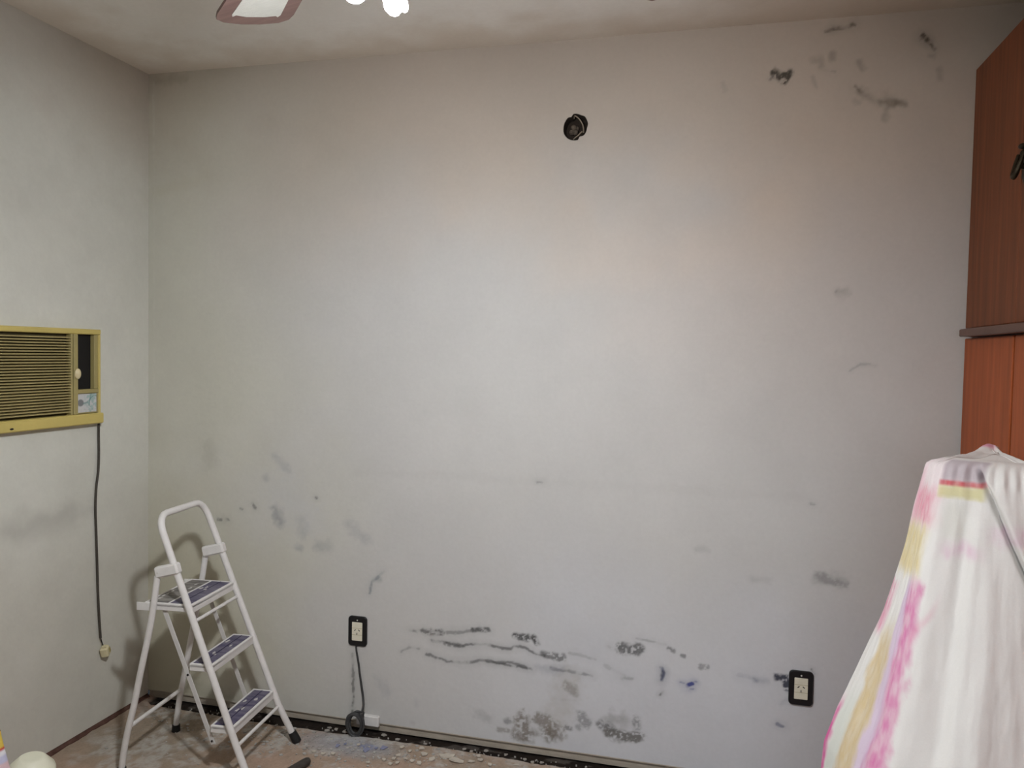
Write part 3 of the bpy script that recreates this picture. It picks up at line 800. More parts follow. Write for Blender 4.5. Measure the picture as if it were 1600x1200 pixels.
def build_wardrobe():
    root = tag(empty('wardrobe', (WF, -.9, 0)), 'tall reddish brown wooden wardrobe with two tiers of doors, at right against the wall', 'wardrobe')

    def P(mb, name, mat, parent=root, **k):
        mb2 = MB()
        mb2.v = [(x - WF, y + .9, z) for x, y, z in mb.v] if parent is root else [(x, y, z) for x, y, z in mb.v]
        mb2.f = mb.f
        return mb2.build(name, mat, parent, **k)

    yb, ye = -.008, -1.745
    P(MB().box(WF + .022, ROOM_X - .01, ye, yb, .0, 2.45, .002), 'carcass', M_WOODD)
    P(MB().box(WF - .032, WF + .03, ye - .02, yb - .054, 1.592, 1.616, .003), 'middle_ledge', M_WOODD)
    wd = .4335
    ups, los = [], []
    for k in range(4):
        a = yb - .002 - k * wd
        b = a - wd + .005
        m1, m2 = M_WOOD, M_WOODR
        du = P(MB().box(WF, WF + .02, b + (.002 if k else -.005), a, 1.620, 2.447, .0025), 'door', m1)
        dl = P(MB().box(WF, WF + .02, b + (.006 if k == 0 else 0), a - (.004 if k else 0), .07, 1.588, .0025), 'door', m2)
        ups.append(du)
        los.append(dl)
        # ornate pulls on every second door
        if k % 2:
            for d, zc in ((du, 2.042), (dl, 1.0)):
                yc = a - .045
                h = MB()
                out = [(.0, .062), (.010, .050), (.020, .046), (.017, .030), (.027, .020), (.020, .006), (.027, -.008), (.017, -.020),
                       (.021, -.034), (.010, -.042), (.0, -.058)]
                out = out + [(-x, z) for x, z in out[-2:0:-1]]
                Mh = frame_m((WF, yc, zc), (0, 1, 0), (0, 0, 1), (-1, 0, 0))
                h.prism([(q * 1.25, r_ * 1.15) for q, r_ in out], 0, .008, Mh, .003)
                h2 = MB()
                h2.v = [(x - WF, y + .9, z) for x, y, z in h.v]
                h2.f = h.f
                hp = h2.build('handle_plate', M_BRONZE, d)
                g = MB()
                for oz, ph in ((.022, 0), (-.012, 1)):
                    g.ellipsoid((WF - .012 - WF, yc + .9, zc + oz), .010, .009, .009)
                arc = [(-.018 - .016 * math.sin(t * math.pi), yc + .9 + .020 * math.cos(t * math.pi), zc + .022 - .062 * math.sin(t * math.pi)) for t in np.linspace(0, 1, 13)]
                g.tube(arc, [.0045 + .003 * math.sin(t * math.pi) for t in np.linspace(0, 1, 13)], 8)
                g.ellipsoid((-.014, yc + .9, zc + .040), .012, .016, .008)
                g.build('drop_pull', M_BRONZE, d)
    P(MB().box(WF + .01, WF + .03, ye, yb, .0, .066), 'plinth', M_WOODD)
    return root


build_wardrobe()

# ------------------------------------------------------------------ air conditioner in the left wall
def build_ac():
    root = tag(empty('air_conditioner', (0, -.297, 1.212)), 'yellowed window air conditioner with louvred grille mounted in left wall', 'air conditioner')
    oy, oz = .297, -1.212

    def part(mb, name, mat, parent=root, **k):
        mb.v = [(x, y + oy, z + oz) for x, y, z in mb.v]
        return mb.build(name, mat, parent, **k)

    YR, YL = -.297, -.93           # right and left end
    ZB, ZT = 1.212, 1.573
    D = .030
    # outer frame: top rail, right and left cheeks, lower rail (proud)
    mb = MB()
    mb.box(0, D, YL, YR, 1.553, ZT, .003)
    mb.box(0, D - .002, YR - .010, YR, 1.250, 1.553, .002)
    mb.box(0, D, YL, YL + .016, 1.250, 1.553, .002)
    part(mb, 'frame', M_AC)
    lower = part(MB().box(0, D + .008, YL - .004, YR + .006, ZB, 1.252, .004), 'lower_rail', M_AC)
    lg = MB()
    lg.ellipsoid((D + .008, -.705 + oy, 1.224 + oz), .001, .008, .0035, 12, 6)
    lg.build('badge', M_BOLT, lower)
    part(MB().box(.001, .006, YL + .01, -.44, 1.250, 1.555), 'grille_backing', M_DARKOLIVE)
    # louvre slats, one object each
    n = 28
    z0, z1 = 1.262, 1.547
    pitch = (z1 - z0) / n
    yl, yr = YL + .016, -.442
    m = MB()
    m.add([(.008, yl, -.002), (.027, yl, -.0050), (.027, yl, -.0010), (.008, yl, .0016),
           (.008, yr, -.002), (.027, yr, -.0050), (.027, yr, -.0010), (.008, yr, .0016)],
          [(0, 1, 2, 3), (7, 6, 5, 4), (0, 4, 5, 1), (1, 5, 6, 2), (2, 6, 7, 3), (3, 7, 4, 0)])
    m.v = [(x, y + oy, z) for x, y, z in m.v]
    me = m.mesh('slat')
    me.materials.append(M_AC_SLAT)
    for k in range(n):
        o = bpy.data.objects.new('slat', me)
        COL.objects.link(o)
        o.parent = root
        o.location = (0, 0, z0 + (k + .5) * pitch + oz)
    # post between grille and control bay
    part(MB().box(.002, D - .001, -.442, -.434, 1.252, 1.553, .0015), 'grille_edge', M_AC_POST)
    post = part(MB().box(.002, D - .001, -.4285, -.409, 1.252, 1.553, .002), 'post', M_AC_POST)
    kb = MB()
    kb.ellipsoid((D + .003, -.416 + oy, 1.405 + oz), .008, .014, .020, 18, 10)
    kb.build('knob', M_KNOB, post)
    part(MB().box(.001, .005, -.434, YR - .008, 1.252, 1.555), 'bay_back', M_DARK)  # near-black sheet standing in for the shade of a deeper opening
    part(MB().box(.004, D - .006, -.325, YR - .010, 1.345, 1.553, .0015), 'bay_side', M_AC_POST)
    part(MB().box(.002, D - .002, -.409, YR - .010, 1.330, 1.345, .0015), 'bay_shelf', M_AC_POST)
    # printed label card
    ny, nz = 46, 30
    yy, zz = np.linspace(-.407, -.313, ny), np.linspace(1.258, 1.328, nz)
    A, B = np.meshgrid(yy, zz, indexing='ij')
    a, b = (A + .407) / .094, (B - 1.258) / .070
    nn = fbm(a * 9, b * 7, 101, 3)
    c = np.ones(A.shape + (3,)) * np.array(lin(196, 196, 196))
    c = tint(.8 * sstep(.44, .6, nn) * sstep(.3, .5, a), lin(150, 176, 172), c)
    blob = np.hypot((a - .17) / .17, (b - .52) / .2)
    c = tint(.85 * sstep(1.1, .8, blob), lin(104, 108, 110), c)
    c = tint(.7 * sstep(.09, .0, np.abs(b - .5 - (a - .4) * .3)) * sstep(.25, .35, a) * sstep(.62, .5, a), lin(90, 126, 124), c)
    c = tint(.85 * sstep(.03, .0, np.abs(np.hypot(a - .92, (b - .5) * .8) - .30)) * sstep(.2, .3, b), lin(72, 136, 128), c)
    c = tint(.6 * sstep(.05, .0, np.abs(a - .62 - (b - .5) * .2)) * sstep(.25, .4, b), lin(80, 130, 124), c)
    c = tint(.5 * sstep(.02, .0, np.abs(b - .14)) * sstep(.6, .66, vnoise(a * 40, b * 2, 7)), lin(90, 90, 90), c)
    vv = np.stack([np.full(A.shape, .0215), A + oy, B + oz], -1).reshape(-1, 3)
    card = link('label_card', np_mesh('label_card', vv, grid_quads(ny, nz), c.reshape(-1, 3)), M_PRINT, root)
    part(MB().box(.004, .0205, -.409, -.311, 1.254, 1.331), 'card_holder', M_AC_POST)
    part(MB().box(.004, D - .004, -.3115, YR - .010, 1.252, 1.331, .001), 'card_side', M_AC_POST)
    return root


build_ac()

# power cord hanging from the air conditioner and its plug
cord_pts = [(.010, -.289, 1.208), (.007, -.286, 1.16), (.007, -.285, 1.09), (.0075, -.289, 1.02), (.0075, -.299, .96), (.007, -.303, .88), (.0075, -.300, .78),
            (.007, -.295, .66), (.008, -.292, .54), (.008, -.286, .44), (.010, -.281, .357)]
root = tag(empty('power_cord', (0, -.289, 1.21)), 'grey power cord with cream plug hanging down left wall from the air conditioner', 'cord')


def sub(pts, o):
    return [(p[0] - o[0], p[1] - o[1], p[2] - o[2]) for p in pts]


O = (0, -.289, 1.21)
MB().tube(smooth_path(sub(cord_pts, O), 6), .0046, 10).build('sheath', M_CORD, root)
MB().tube(smooth_path(sub([(.010, -.281, .359), (.012, -.279, .345), (.014, -.275, .330), (.015, -.272, .318)], O), 4), .0022, 8).build('bare_lead', M_SLOT, root)
mb = MB()
Mp = Matrix.Translation((.019, -.266 - O[1], .300 - O[2])) @ Matrix.Rotation(.28, 4, 'X') @ Matrix.Rotation(.45, 4, 'Z')
mb.box(-.016, .014, -.017, .017, -.020, .020, .005, Mp)
mb.box(-.009, .009, -.008, .008, .019, .027, .003, Mp)
pl = mb.build('plug', M_PLUG, root)
MB().box(.013, .0165, .001, .013, -.009, .010, .001, Mp).build('pin_recess', M_AC_POST, pl)

# ------------------------------------------------------------------ wall outlets
def rrect(w, h, r, n=6):
    out = []
    for cx, cy, a0 in ((w / 2 - r, h / 2 - r, 0), (-w / 2 + r, h / 2 - r, 90), (-w / 2 + r, -h / 2 + r, 180), (w / 2 - r, -h / 2 + r, 270)):
        for k in range(n + 1):
            a = math.radians(a0 + 90 * k / n)
            out.append((cx + r * math.cos(a), cy + r * math.sin(a)))
    return out


def outlet(x, z, roll, label, screw):
    root = tag(empty('wall_outlet', (x, 0, z)), label, 'outlet')
    root.rotation_euler = (0, roll, 0)
    F = frame_m((0, 0, 0), (1, 0, 0), (0, 0, 1), (0, -1, 0))
    MB().prism(rrect(.080, .120, .014), -.002, .0085, F, .003).build('cover_plate', M_PLATE, root, True, 25)
    soc = MB().prism(rrect(.044, .074, .002, 2), .004, .0105, F, .0006).build('socket', M_SOCKET, root, True, 25)
    MB().box(-.0215, .0215, -.0108, -.0102, .0128, .0138).build('joint', M_AC_POST, soc, False)
    MB().box(-.0215, .0215, -.0108, -.0102, -.0138, -.0128).build('joint', M_AC_POST, soc, False)
    for cx, cz, a in ((-.0085, .0055, -.55), (.0085, .0055, .55), (.0, -.0085, 0)):
        Ms = Matrix.Translation((cx, -.0105, cz)) @ Matrix.Rotation(-a - (math.pi / 2 if 0 else 0), 4, 'Y')
        if a:
            Ms = Matrix.Translation((cx, -.0105, cz)) @ Matrix.Rotation(-a * 1.6, 4, 'Y')
            Ms = Ms @ Matrix.Rotation(0, 4, 'Y')
        MB().box(-.0014, .0014, -.0006, .004, -.0042, .0042, 0, Ms).build('slot', M_SLOT, soc, False)
    for s in screw:
        MB().lathe([(.0001, 0), (.003, 0), (.003, .0008), (.0001, .0012)], 12, frame_m((0, -.0083, s), (1, 0, 0), (0, 0, 1), (0, -1, 0))).build('screw', M_SCREW if s > 0 else M_BOLT, root)
    return root


outlet(.982, .395, .0, 'black framed wall outlet above the coiled grey cable, beside the ladder', (.045, -.045))
outlet(2.648, .376, -.0, 'black framed wall outlet at lower right of back wall, near the cloth', (.045, -.045))

# cable from the left outlet and its coil
cp = [(.976, -.004, .334), (.978, -.006, .318), (.981, -.005, .300), (.989, -.006, .262), (.994, -.007, .228), (1.002, -.007, .180), (1.010, -.008, .135), (1.019, -.022, .108), (1.023, -.044, .088)]
root = tag(empty('coiled_cable', (1.0, -.03, .02)), 'dark grey cable hanging from left outlet, coiled in a loop by the floor', 'cable')
O = (1.0, -.03, .02)
MB().tube(smooth_path(sub(cp, O), 6), [.0036 + .0012 * (i / 48) for i in range(49)], 10).build('hanging_length', M_CABLE, root)
mb = MB()
for k in range(6):
    R = .033 + .0022 * (k % 3) - .001 * k
    oy = -.006 + .0035 * (k - 2.5)
    tx, ty = random.uniform(-.14, .14), random.uniform(-.2, .2)
    pts = []
    for i in range(33):
        a = 2 * math.pi * i / 32
        p = Vector((R * .92 * math.cos(a) + .003 * math.sin(k * 2), oy, R * 1.25 * math.sin(a) + .002 * math.cos(k * 3)))
        p = Matrix.Rotation(tx, 3, 'X') @ Matrix.Rotation(ty, 3, 'Z') @ p
        pts.append(p + Vector((0, -.020, .024)))
    mb.tube(pts, .0052, 8, False)
mb.build('coil', M_CABLE, root)
mb = MB()
wr = []
for i in range(41):
    t = i / 40
    a = t * 5 * 2 * math.pi
    wr.append((.021 + .006 * math.cos(a) + .004 * t, -.018 + .012 * math.sin(a), .048 + .022 * t))
mb.tube(wr, .004, 8)
mb.tube(smooth_path([(.022, -.016, .070), (.008, -.024, .076), (-.008, -.027, .068), (-.024, -.025, .058), (-.036, -.021, .044), (-.038, -.020, .022)], 5), .0042, 8)
mb.build('tie_turns', M_CABLE, root)

# white box fixed low on the wall behind the coil
root = tag(empty('cable_box', (1.036, 0, .043)), 'small white box fixed low on wall behind the coiled cable', 'box')
MB().box(-.050, .046, -.018, -.002, -.020, .021, .003).build('cover', M_PLASTIC_W, root)
MB().box(-.046, .042, -.004, .004, -.019, .020, .001).build('back_plate', M_PLASTIC_W, root)

# ------------------------------------------------------------------ step ladder
def build_ladder():
    X0, Y0, TH, A = .8158, -.3449, .0867, .3776
    wf, wt, zt = .1614, .1446, .9227
    root = tag(empty('step_ladder', (X0, Y0, 0), TH), 'white folding step ladder with three purple treads in the left corner', 'ladder')
    ta = math.tan(A)

    def W(z):
        return wf + (wt - wf) * z / zt

    def rail(z, s, ds=0.0, dv=0.0):
        return Vector((-z * ta + ds, s * (W(z) + dv), z))

    R = .0120
    # both side rails and the top handle: one bent tube, feet flaring out a little
    path = []
    for z in (.022, .06, .10, .15, .22, .4, .6, .8):
        path.append(rail(z, -1, .012 * max(0, (.15 - z) / .15), .012 * max(0, (.15 - z) / .15) ** 1.3))
    c = rail(zt - .055, -1)
    path.append(c)
    for k in range(1, 6):
        t = k / 6 * math.pi / 2
        zc = zt - .055 + .055 * math.sin(t)
        path.append(Vector((-zc * ta, -(W(zt) - .052 * (1 - math.cos(t))), zc)))
    path.append(Vector((-zt * ta, -(W(zt) - .056), zt)))
    right = [Vector((p.x, -p.y, p.z)) for p in path[::-1]]
    MB().tube(path + right, R, 14).build('rail_frame', M_WHITE_METAL, root)
    for s in (-1, 1):
        p = rail(.022, s, .012, .010)
        d = (rail(.022, s, .012, .010) - rail(.09, s, .004, .004)).normalized()
        MB().tube([p - d * .022, p - d * .004, p + d * .012, p + d * .022], [.0150, .0165, .0170, .0165], 14).build('rubber_foot', M_RUBBER, root)
    # rear legs, bending down to vertical near the floor
    B, zh = .4919, .7262
    hin = {}
    for s in (-1, 1):
        top = Vector((-.36, s * (W(zh) + .004), .712))
        pts = [top, Vector((-.385, s * .151, .55)), Vector((-.425, s * .154, .36)), Vector((-.447, s * .156, .25)), Vector((-.470, s * .160, .15)),
               Vector((-.484, s * .1625, .07)), Vector((-.490, s * .163, .022))]
        hin[s] = top
        MB().tube(smooth_path(pts, 4), .0110, 12).build('rear_leg', M_WHITE_METAL, root)
        MB().tube([(-.4892, s * .163, .026), (-.4896, s * .163, .014), (-.490, s * .163, .0)], [.0145, .0155, .0165], 14).build('rubber_foot', M_RUBBER, root)
        # hinge bracket between rail and rear leg
        ry = s * W(zh)
        Mh = frame_m((-.318, ry, .738), (math.cos(.25), 0, math.sin(.25)), (0, 1, 0), (-math.sin(.25), 0, math.cos(.25)))
        hb = MB().box(-.050, .040, -.0160, .0160, -.0210, .0190, .006, Mh).build('hinge_bracket', M_WHITE_METAL, root)
        MB().lathe([(.0001, 0), (.0042, 0), (.0042, .002), (.0001, .003)], 10, frame_m((-.352, s * (W(zh) + .0145), .728), (1, 0, 0), (0, 0, 1), (0, s, 0))).build('rivet', M_SCREW, hb)
    MB().tube([(-.4635, -.160, .172), (-.4635, .160, .172)], .0075, 10).build('rear_crossbar', M_WHITE_METAL, root)
    # treads: white steel tray with a raised lip and an inset pad
    for (z, d0, d1, dep) in ((.2044, 0, 0, .085), (.4132, 0, 0, .085), (.6164, 0, 0, .178)):
        sf = -z * ta + .008
        hw = W(z) - .006
        mb = MB()
        sb = sf - dep
        mb.box(sb, sf, -hw, hw, z - .012, z - .004, .001)
        mb.box(sf - .010, sf, -hw, hw, z - .032, z + .002, .003)
        mb.box(sb, sb + .007, -hw, hw, z - .026, z + .001, .002)
        for s in (-1, 1):
            mb.box(sb + .004, sf - .004, s * hw - (.008 if s > 0 else 0), s * hw + (.008 if s < 0 else 0), z - .026, z + .001, .002)
        st = mb.build('step', M_WHITE_METAL, root)
        if dep < .1:
            MB().box(sb + .009, sf - .012, -hw + .010, hw - .010, z - .005, z + .0005, .001).build('tread_pad', M_PAD, st)
            MB().box((sb + sf) / 2 - .003, (sb + sf) / 2 + .0005, -hw + .010, hw - .010, z - .004, z + .0012).build('pad_seam', M_PADLINE, st)
        else:
            mid = sb + dep * .50
            MB().box(sb + .009, mid - .004, -hw + .010, hw - .010, z - .005, z + .0005, .001).build('tread_pad', M_PADG, st)
            MB().box(mid + .003, sf - .012, -hw + .010, hw - .010, z - .005, z + .0005, .001).build('tread_pad', M_PAD, st)
            MB().box((mid + sf) / 2 - .006, (mid + sf) / 2 - .003, -hw + .010, hw - .010, z - .004, z + .0012).build('pad_seam', M_PADLINE, st)
            MB().box(mid - .004, mid + .003, -hw + .008, hw - .008, z - .006, z + .0015, .001).build('divider', M_WHITE_METAL, st)
            # rear apron tabs reaching past the rear legs
            for s in (-1, 1):
                MB().box(sb - .030, sb + .030, s * hw - .002, s * hw + .002, z - .030, z - .002, .001).build('side_tab', M_WHITE_METAL, st)
        sm = MB()
        rr = random.Random(int(z * 1000))
        for k in range(5 if dep < .1 else 9):
            cx = rr.uniform(sb + .018, sf - .022)
            cy = rr.uniform(-hw + .03, hw - .03)
            out = []
            for j in range(8):
                a = 2 * math.pi * j / 8
                rad_ = rr.uniform(.003, .009)
                out.append((cx + rad_ * math.cos(a) * .8, cy + rad_ * math.sin(a) * 1.8))
            sm.prism(out, z + .0004, z + .0012)
        tag(sm.build('paint_smear', M_SMEAR, st, False), kind='stuff')
        for s in (-1, 1):
            MB().lathe([(.0001, 0), (.0045, 0), (.0045, .0025), (.0001, .004)], 10,
                       frame_m((sf - .010, s * (hw + .000), z - .012), (1, 0, 0), (0, 0, 1), (0, s, 0))).build('bolt', M_BOLT, st)
    # round cross rods under the lowest and the top step
    for z, dz in ((.2044, .062), (.6164, .055)):
        zz = z - dz
        MB().tube([rail(zz, -1), rail(zz, 1)], .0062, 10).build('cross_rod', M_WHITE_METAL, root)
    # flat links joining the backs of the steps
    for s in (-1, 1):
        v = s * (.132)
        p0, p1 = Vector((-.352, v, .604)), Vector((-.158, v, .128))
        d = (p1 - p0).normalized()
        t = Vector((d.z, 0, -d.x))
        F = frame_m(p0, d, t, (0, 1, 0))
        L = (p1 - p0).length
        mb = MB().box(0, L, -.0085, .0085, -.0016, .0016, .0008, F)
        lk = mb.build('link_bar', M_LINK, root)
        for q in (.012, L * .5, L - .012):
            MB().lathe([(.0001, 0), (.004, 0), (.004, .002), (.0001, .003)], 8, frame_m(p0 + d * q + Vector((0, s * .0016, 0)), (1, 0, 0), (0, 0, 1), (0, s, 0))).build('rivet', M_BOLT, lk)
    return root


build_ladder()

# ------------------------------------------------------------------ ceiling fan with lamps
def build_fan():
    HX, HY = 1.775, -1.740
    ZBL = 2.238
    root = tag(empty('ceiling_fan', (HX, HY, HT)), 'brown ceiling fan with pale inset blades and lit lamps overhead', 'ceiling fan')
    z = lambda h: h - HT
    MB().lathe([(.001, 0), (.065, 0), (.06, -.03), (.03, -.055), (.013, -.06), (.013, z(2.37)), (.05, z(2.365)), (.105, z(2.34)), (.115, z(2.29)), (.095, z(2.25)), (.055, z(2.232)), (.05, z(2.21)), (.001, z(2.208))], 32).build('motor_housing', M_FANBODY, root)
    for k in range(4):
        a = math.radians((135.0, 225.0, 315.0, 42.5)[k])
        droop = (.008, .01, .01, .018)[k]
        Mr = Matrix.Translation((0, 0, z(ZBL))) @ Matrix.Rotation(a, 4, 'Z') @ Matrix.Rotation(droop, 4, 'Y') @ Matrix.Rotation(-.22, 4, 'X')
        r0, r1 = .22, .660
        hw0, hw1 = .060, .082

        def outline(ins):
            o = [(r0 + ins, -hw0 + ins), (r1 - .06, -hw1 + ins)]
            for (x, y) in ((r1 - .03, -hw1 * .96 + ins), (r1 - .010 - ins * .9, -hw1 * .74 + ins * .6), (r1 - ins, -.02), (r1 - .0 - ins, .02), (r1 - .012 - ins * .9, hw1 * .74 - ins * .6), (r1 - .03, hw1 * .96 - ins)):
                o.append((min(x, r1 - ins) - (.018 if ins else 0), y))
            o += [(r1 - .06, hw1 - ins), (r0 + ins, hw0 - ins)]
            return o
        bl = MB().prism(outline(0), -.003, .003, Mr).build('blade', M_BLADE, root, True, 30)
        MB().prism(outline(.030), -.0042, .0042, Mr).build('inset', M_CANE, bl, True, 30)
        MB().box(.09, .26, -.018, .018, -.007, -.003, .002, Mr).build('blade_arm', M_FANBODY, root)
    # centre lamp: a lit opal bulb under the hub
    cz = 2.081
    MB().lathe([(.001, z(2.212)), (.032, z(2.21)), (.034, z(2.16)), (.022, z(2.140)), (.001, z(2.135))], 24).build('lamp_holder', M_PLASTIC_W, root)
    T = Matrix.Translation((.003, 0.0, z(2.170)))
    prof = [(.001, -.089), (.010, -.087), (.018, -.080), (.024, -.068), (.026, -.052), (.024, -.034), (.017, -.016), (.014, -.002)]
    MB().lathe(prof, 20, Matrix.Translation((-.004, .030, z(2.139))) @ Matrix.Rotation(.10, 4, 'X')).build('opal_bulb', M_GLOBE, root)
    ld = bpy.data.lights.new('added_fan_spot', 'SPOT')  # extra spot below the bulbs, added to shape light on the wall
    ld.energy = SPOT_POWER
    ld.color = BULB_COLOR
    ld.spot_size = math.radians(SPOT_ANGLE)
    ld.spot_blend = 1.0
    ld.shadow_soft_size = 0.045
    lo = bpy.data.objects.new('added_fan_spot', ld)
    COL.objects.link(lo)
    lo.location = (HX + .02, HY + .06, 2.025)
    lo.rotation_euler = Vector(SPOT_AIM).to_track_quat('-Z', 'Y').to_euler()
    # compact fluorescent lamps on short arms
    for ang_ in (58, 198, 308):
        a = math.radians(ang_)
        dx, dy = math.cos(a), math.sin(a)
        base = Vector((dx * .060, dy * .060, z(2.190)))
        tip = Vector((dx * .092, dy * .092, z(2.050)))
        d = (tip - base).normalized()
        MB().tube(smooth_path([(dx * .03, dy * .03, z(2.212)), (dx * .046, dy * .046, z(2.214)), base - d * .006, base + d * .01], 4), .008, 10).build('lamp_arm', M_FANBODY, root)
        cfl = MB().tube([base, base + d * .012, base + d * .016, base + d * .05, base + d * .054], [.013, .013, .022, .024, .018], 18).build('cfl_base', M_PLASTIC_W, root)
        side = Vector((-dy, dx, 0))
        nrm = d.cross(side).normalized()
        L0, L1 = .050, .143
        for q in range(3):
            t = 2 * math.pi * q / 3 + .35
            c0 = (side * math.cos(t) + nrm * math.sin(t)) * .0125
            tn = (side * -math.sin(t) + nrm * math.cos(t))
            pts = []
            pts.append(base + d * L0 + c0 + tn * .0075)
            pts.append(base + d * (L1 - .0075) + c0 + tn * .0075)
            for k in range(1, 6):
                u = math.pi * k / 6
                pts.append(base + d * (L1 - .0075 + .0075 * math.sin(u)) + c0 + tn * .0075 * math.cos(u))
            pts.append(base + d * (L1 - .0075) + c0 - tn * .0075)
            pts.append(base + d * L0 + c0 - tn * .0075)
            MB().tube(pts, .0052, 8).build('lamp_tube', M_BULB, cfl)
    return root


build_fan()

# ------------------------------------------------------------------ printed sheet draped in front of the wardrobe
def build_cloth():
    sil = [(1.285, 2.830, -.800), (1.275, 2.813, -.800), (1.167, 2.792, -.791), (1.071, 2.778, -.783), (.972, 2.755, -.774), (.888, 2.732, -.766), (.768, 2.686, -.757),
           (.654, 2.642, -.749), (.556, 2.613, -.740), (.40, 2.602, -.735), (.0, 2.575, -.72)]
    bd = [(1.285, 2.842, -.838), (1.277, 2.834, -.840), (1.226, 2.820, -.863), (1.126, 2.802, -.886), (.998, 2.778, -.909), (.886, 2.757, -.931), (.791, 2.738, -.954), (.697, 2.716, -.977),
          (.618, 2.691, -1.0), (.0, 2.56, -1.13)]

    def ip(tab, z):
        t = tab[::-1]
        zz = [r[0] for r in t]
        return np.array([np.interp(z, zz, [r[1] for r in t]), np.interp(z, zz, [r[2] for r in t])])
    NR, NC = 230, 300
    zr = 1.285 - (1.285 - .006) * np.linspace(0, 1, NR)
    rows = []
    for z in zr:
        t = (1.285 - z) / 1.285
        S, Bd = ip(sil, z), ip(bd, z)
        Q0 = np.array([3.045, -.515 + .03 * t])
        Q1 = np.array([2.945 - .13 * t, -.64 + .10 * t])
        Q4 = np.array([3.045, -.925 - .30 * t])
        mid = (Bd + Q4) / 2 + np.array([0, -.012 - .02 * t])
        pts = np.array([[*Q0, 0], [*Q1, 1], [*S, 2], [*Bd, 3], [*mid, 3.5], [*Q4, 4], [*Q0, 5]])
        for _ in range(2):                   # round the corners, ends kept
            q = [pts[0]]
            for a, b in zip(pts[:-1], pts[1:]):
                q += [a * .90 + b * .10, a * .10 + b * .90]
            q.append(pts[-1])
            pts = np.array(q)
        k = np.linspace(0, 4, NC)
        k = np.concatenate([np.linspace(0, 1.6, 40, endpoint=False), np.linspace(1.6, 3.2, 130, endpoint=False), np.linspace(3.2, 4, NC - 190), np.linspace(4.05, 5, 20)])
        rows.append(np.stack([np.interp(k, pts[:, 2], pts[:, 0]), np.interp(k, pts[:, 2], pts[:, 1])], -1))
    P = np.array(rows)                       # NR x NC x 2
    K = np.tile(k, (NR, 1))
    ZZ = np.tile(zr[:, None], (1, NC))
    T = (1.285 - ZZ) / 1.285
    tan = np.gradient(P, axis=1)
    tan /= np.linalg.norm(tan, axis=2, keepdims=True) + 1e-9
    nor = np.stack([tan[..., 1], -tan[..., 0]], -1)      # outward
    cen = np.array([3.0, -.72])
    sgn = np.sign(((P - cen) * nor).sum(-1, keepdims=True))
    nor = nor * np.where(np.median(sgn) > 0, 1.0, -1.0)
    # folds: soft pleats on the front growing downwards, one long overlapping flap on the right
    f = (K - 3.0).clip(0, 1) * (K <= 4.0)
    dis = (.0015 + .007 * sstep(0, .6, T)) * np.sin(f * 13 + T * 2.0 + .6) * sstep(.03, .3, f)
    dis += (.0012 + .002 * T) * np.sin(f * 31 - T * 5 + 1.1 + (fbm(K * 3, ZZ * 4, 93) - .5) * 5) * sstep(.02, .2, f)
    dis += .006 * sstep(.02, .12, T) * np.exp(-((f - (.38 - .03 * T)) / .05) ** 2)
    dis -= .010 * sstep(.04, .2, T) * np.exp(-((f - (.29 + .02 * T)) / .055) ** 2)
    # small gathers right under the top edge
    dis += .004 * np.exp(-((T - .02) / .02) ** 2) * np.sin(f * 60) * sstep(.05, .15, f)
    fx = P[..., 0]
    cx = np.interp(ZZ, [.6, 1.045, 1.12, 1.202, 1.264, 1.285], [3.12, 2.989, 2.961, 2.933, 2.912, 2.905])
    flap = sstep(-.002, .004, fx - cx) * (K > 3)
    dis += .022 * flap * sstep(1.285, 1.25, ZZ) - .026 * np.exp(-((fx - cx + .004) / .0055) ** 2) * (K > 3) * (K < 4.01) * sstep(1.285, 1.25, ZZ)
    ls = ((K - 2) * (3 - K) * 4).clip(0, 1)
    dis += ls * (.004 * np.sin(ZZ * 23 + 1) * T + .004 * (fbm(K * 6, ZZ * 9, 91) - .5))
    dis += (fbm(K * 9, ZZ * 7, 97) - .5) * .006
    # hem of the hanging corner folded back
    P = P + nor * dis[..., None]
    # round over the top edge
    rt = .018
    inn = np.where(1.285 - ZZ < rt, rt - np.sqrt(np.clip(rt ** 2 - (rt - (1.285 - ZZ)) ** 2, 0, None)), 0)
    P = P - nor * inn[..., None]
    X, Y, Zm = P[..., 0], P[..., 1], ZZ.copy()
    # colour of the print
    white = np.array(lin(226, 223, 219))
    c = np.ones(X.shape + (3,)) * white
    a = K - 2.0
    nz = fbm(K * 10, ZZ * 22, 121, 4)
    nz2 = fbm(K * 26, ZZ * 40, 131, 3)
    aw = a + (nz - .5) * .14
    zw = ZZ + (nz - .5) * .03

    def band(x, lo, hi, s=.04):
        return sstep(lo - s, lo + s, x) * sstep(hi + s, hi - s, x)
    left = (K < 3.08)
    pinkc, ochre, lilac = lin(206, 110, 162), lin(206, 182, 134), lin(206, 180, 208)
    c = tint(.35 * left * band(zw, 1.19, 1.30), lin(222, 190, 200), c)
    c = tint(.75 * band(aw, .2, 1.0, .15) * band(zw, 1.135, 1.215, .02) * (.4 + nz2), lin(214, 128, 150), c)
    c = tint(.5 * band(aw, -.3, .35, .12) * band(zw, 1.13, 1.26, .03), lin(224, 168, 184), c)
    c = tint(.8 * band(aw, -.2, .96, .1) * band(zw, 1.02, 1.13, .02) * (.5 + nz2 * .7), lin(212, 192, 128), c)
    low = sstep(1.03, .99, zw)
    c = tint(.9 * low * band(aw, .80, 1.04, .04) * (.35 + nz2 * .8), pinkc, c)
    c = tint(.7 * low * band(aw, .66, .84, .05), lilac, c)
    c = tint(.8 * sstep(1.0, .97, zw) * band(zw, .86, .99, .02) * band(aw, -.2, .3, .1) * nz2 * 1.5, lin(220, 140, 170), c)
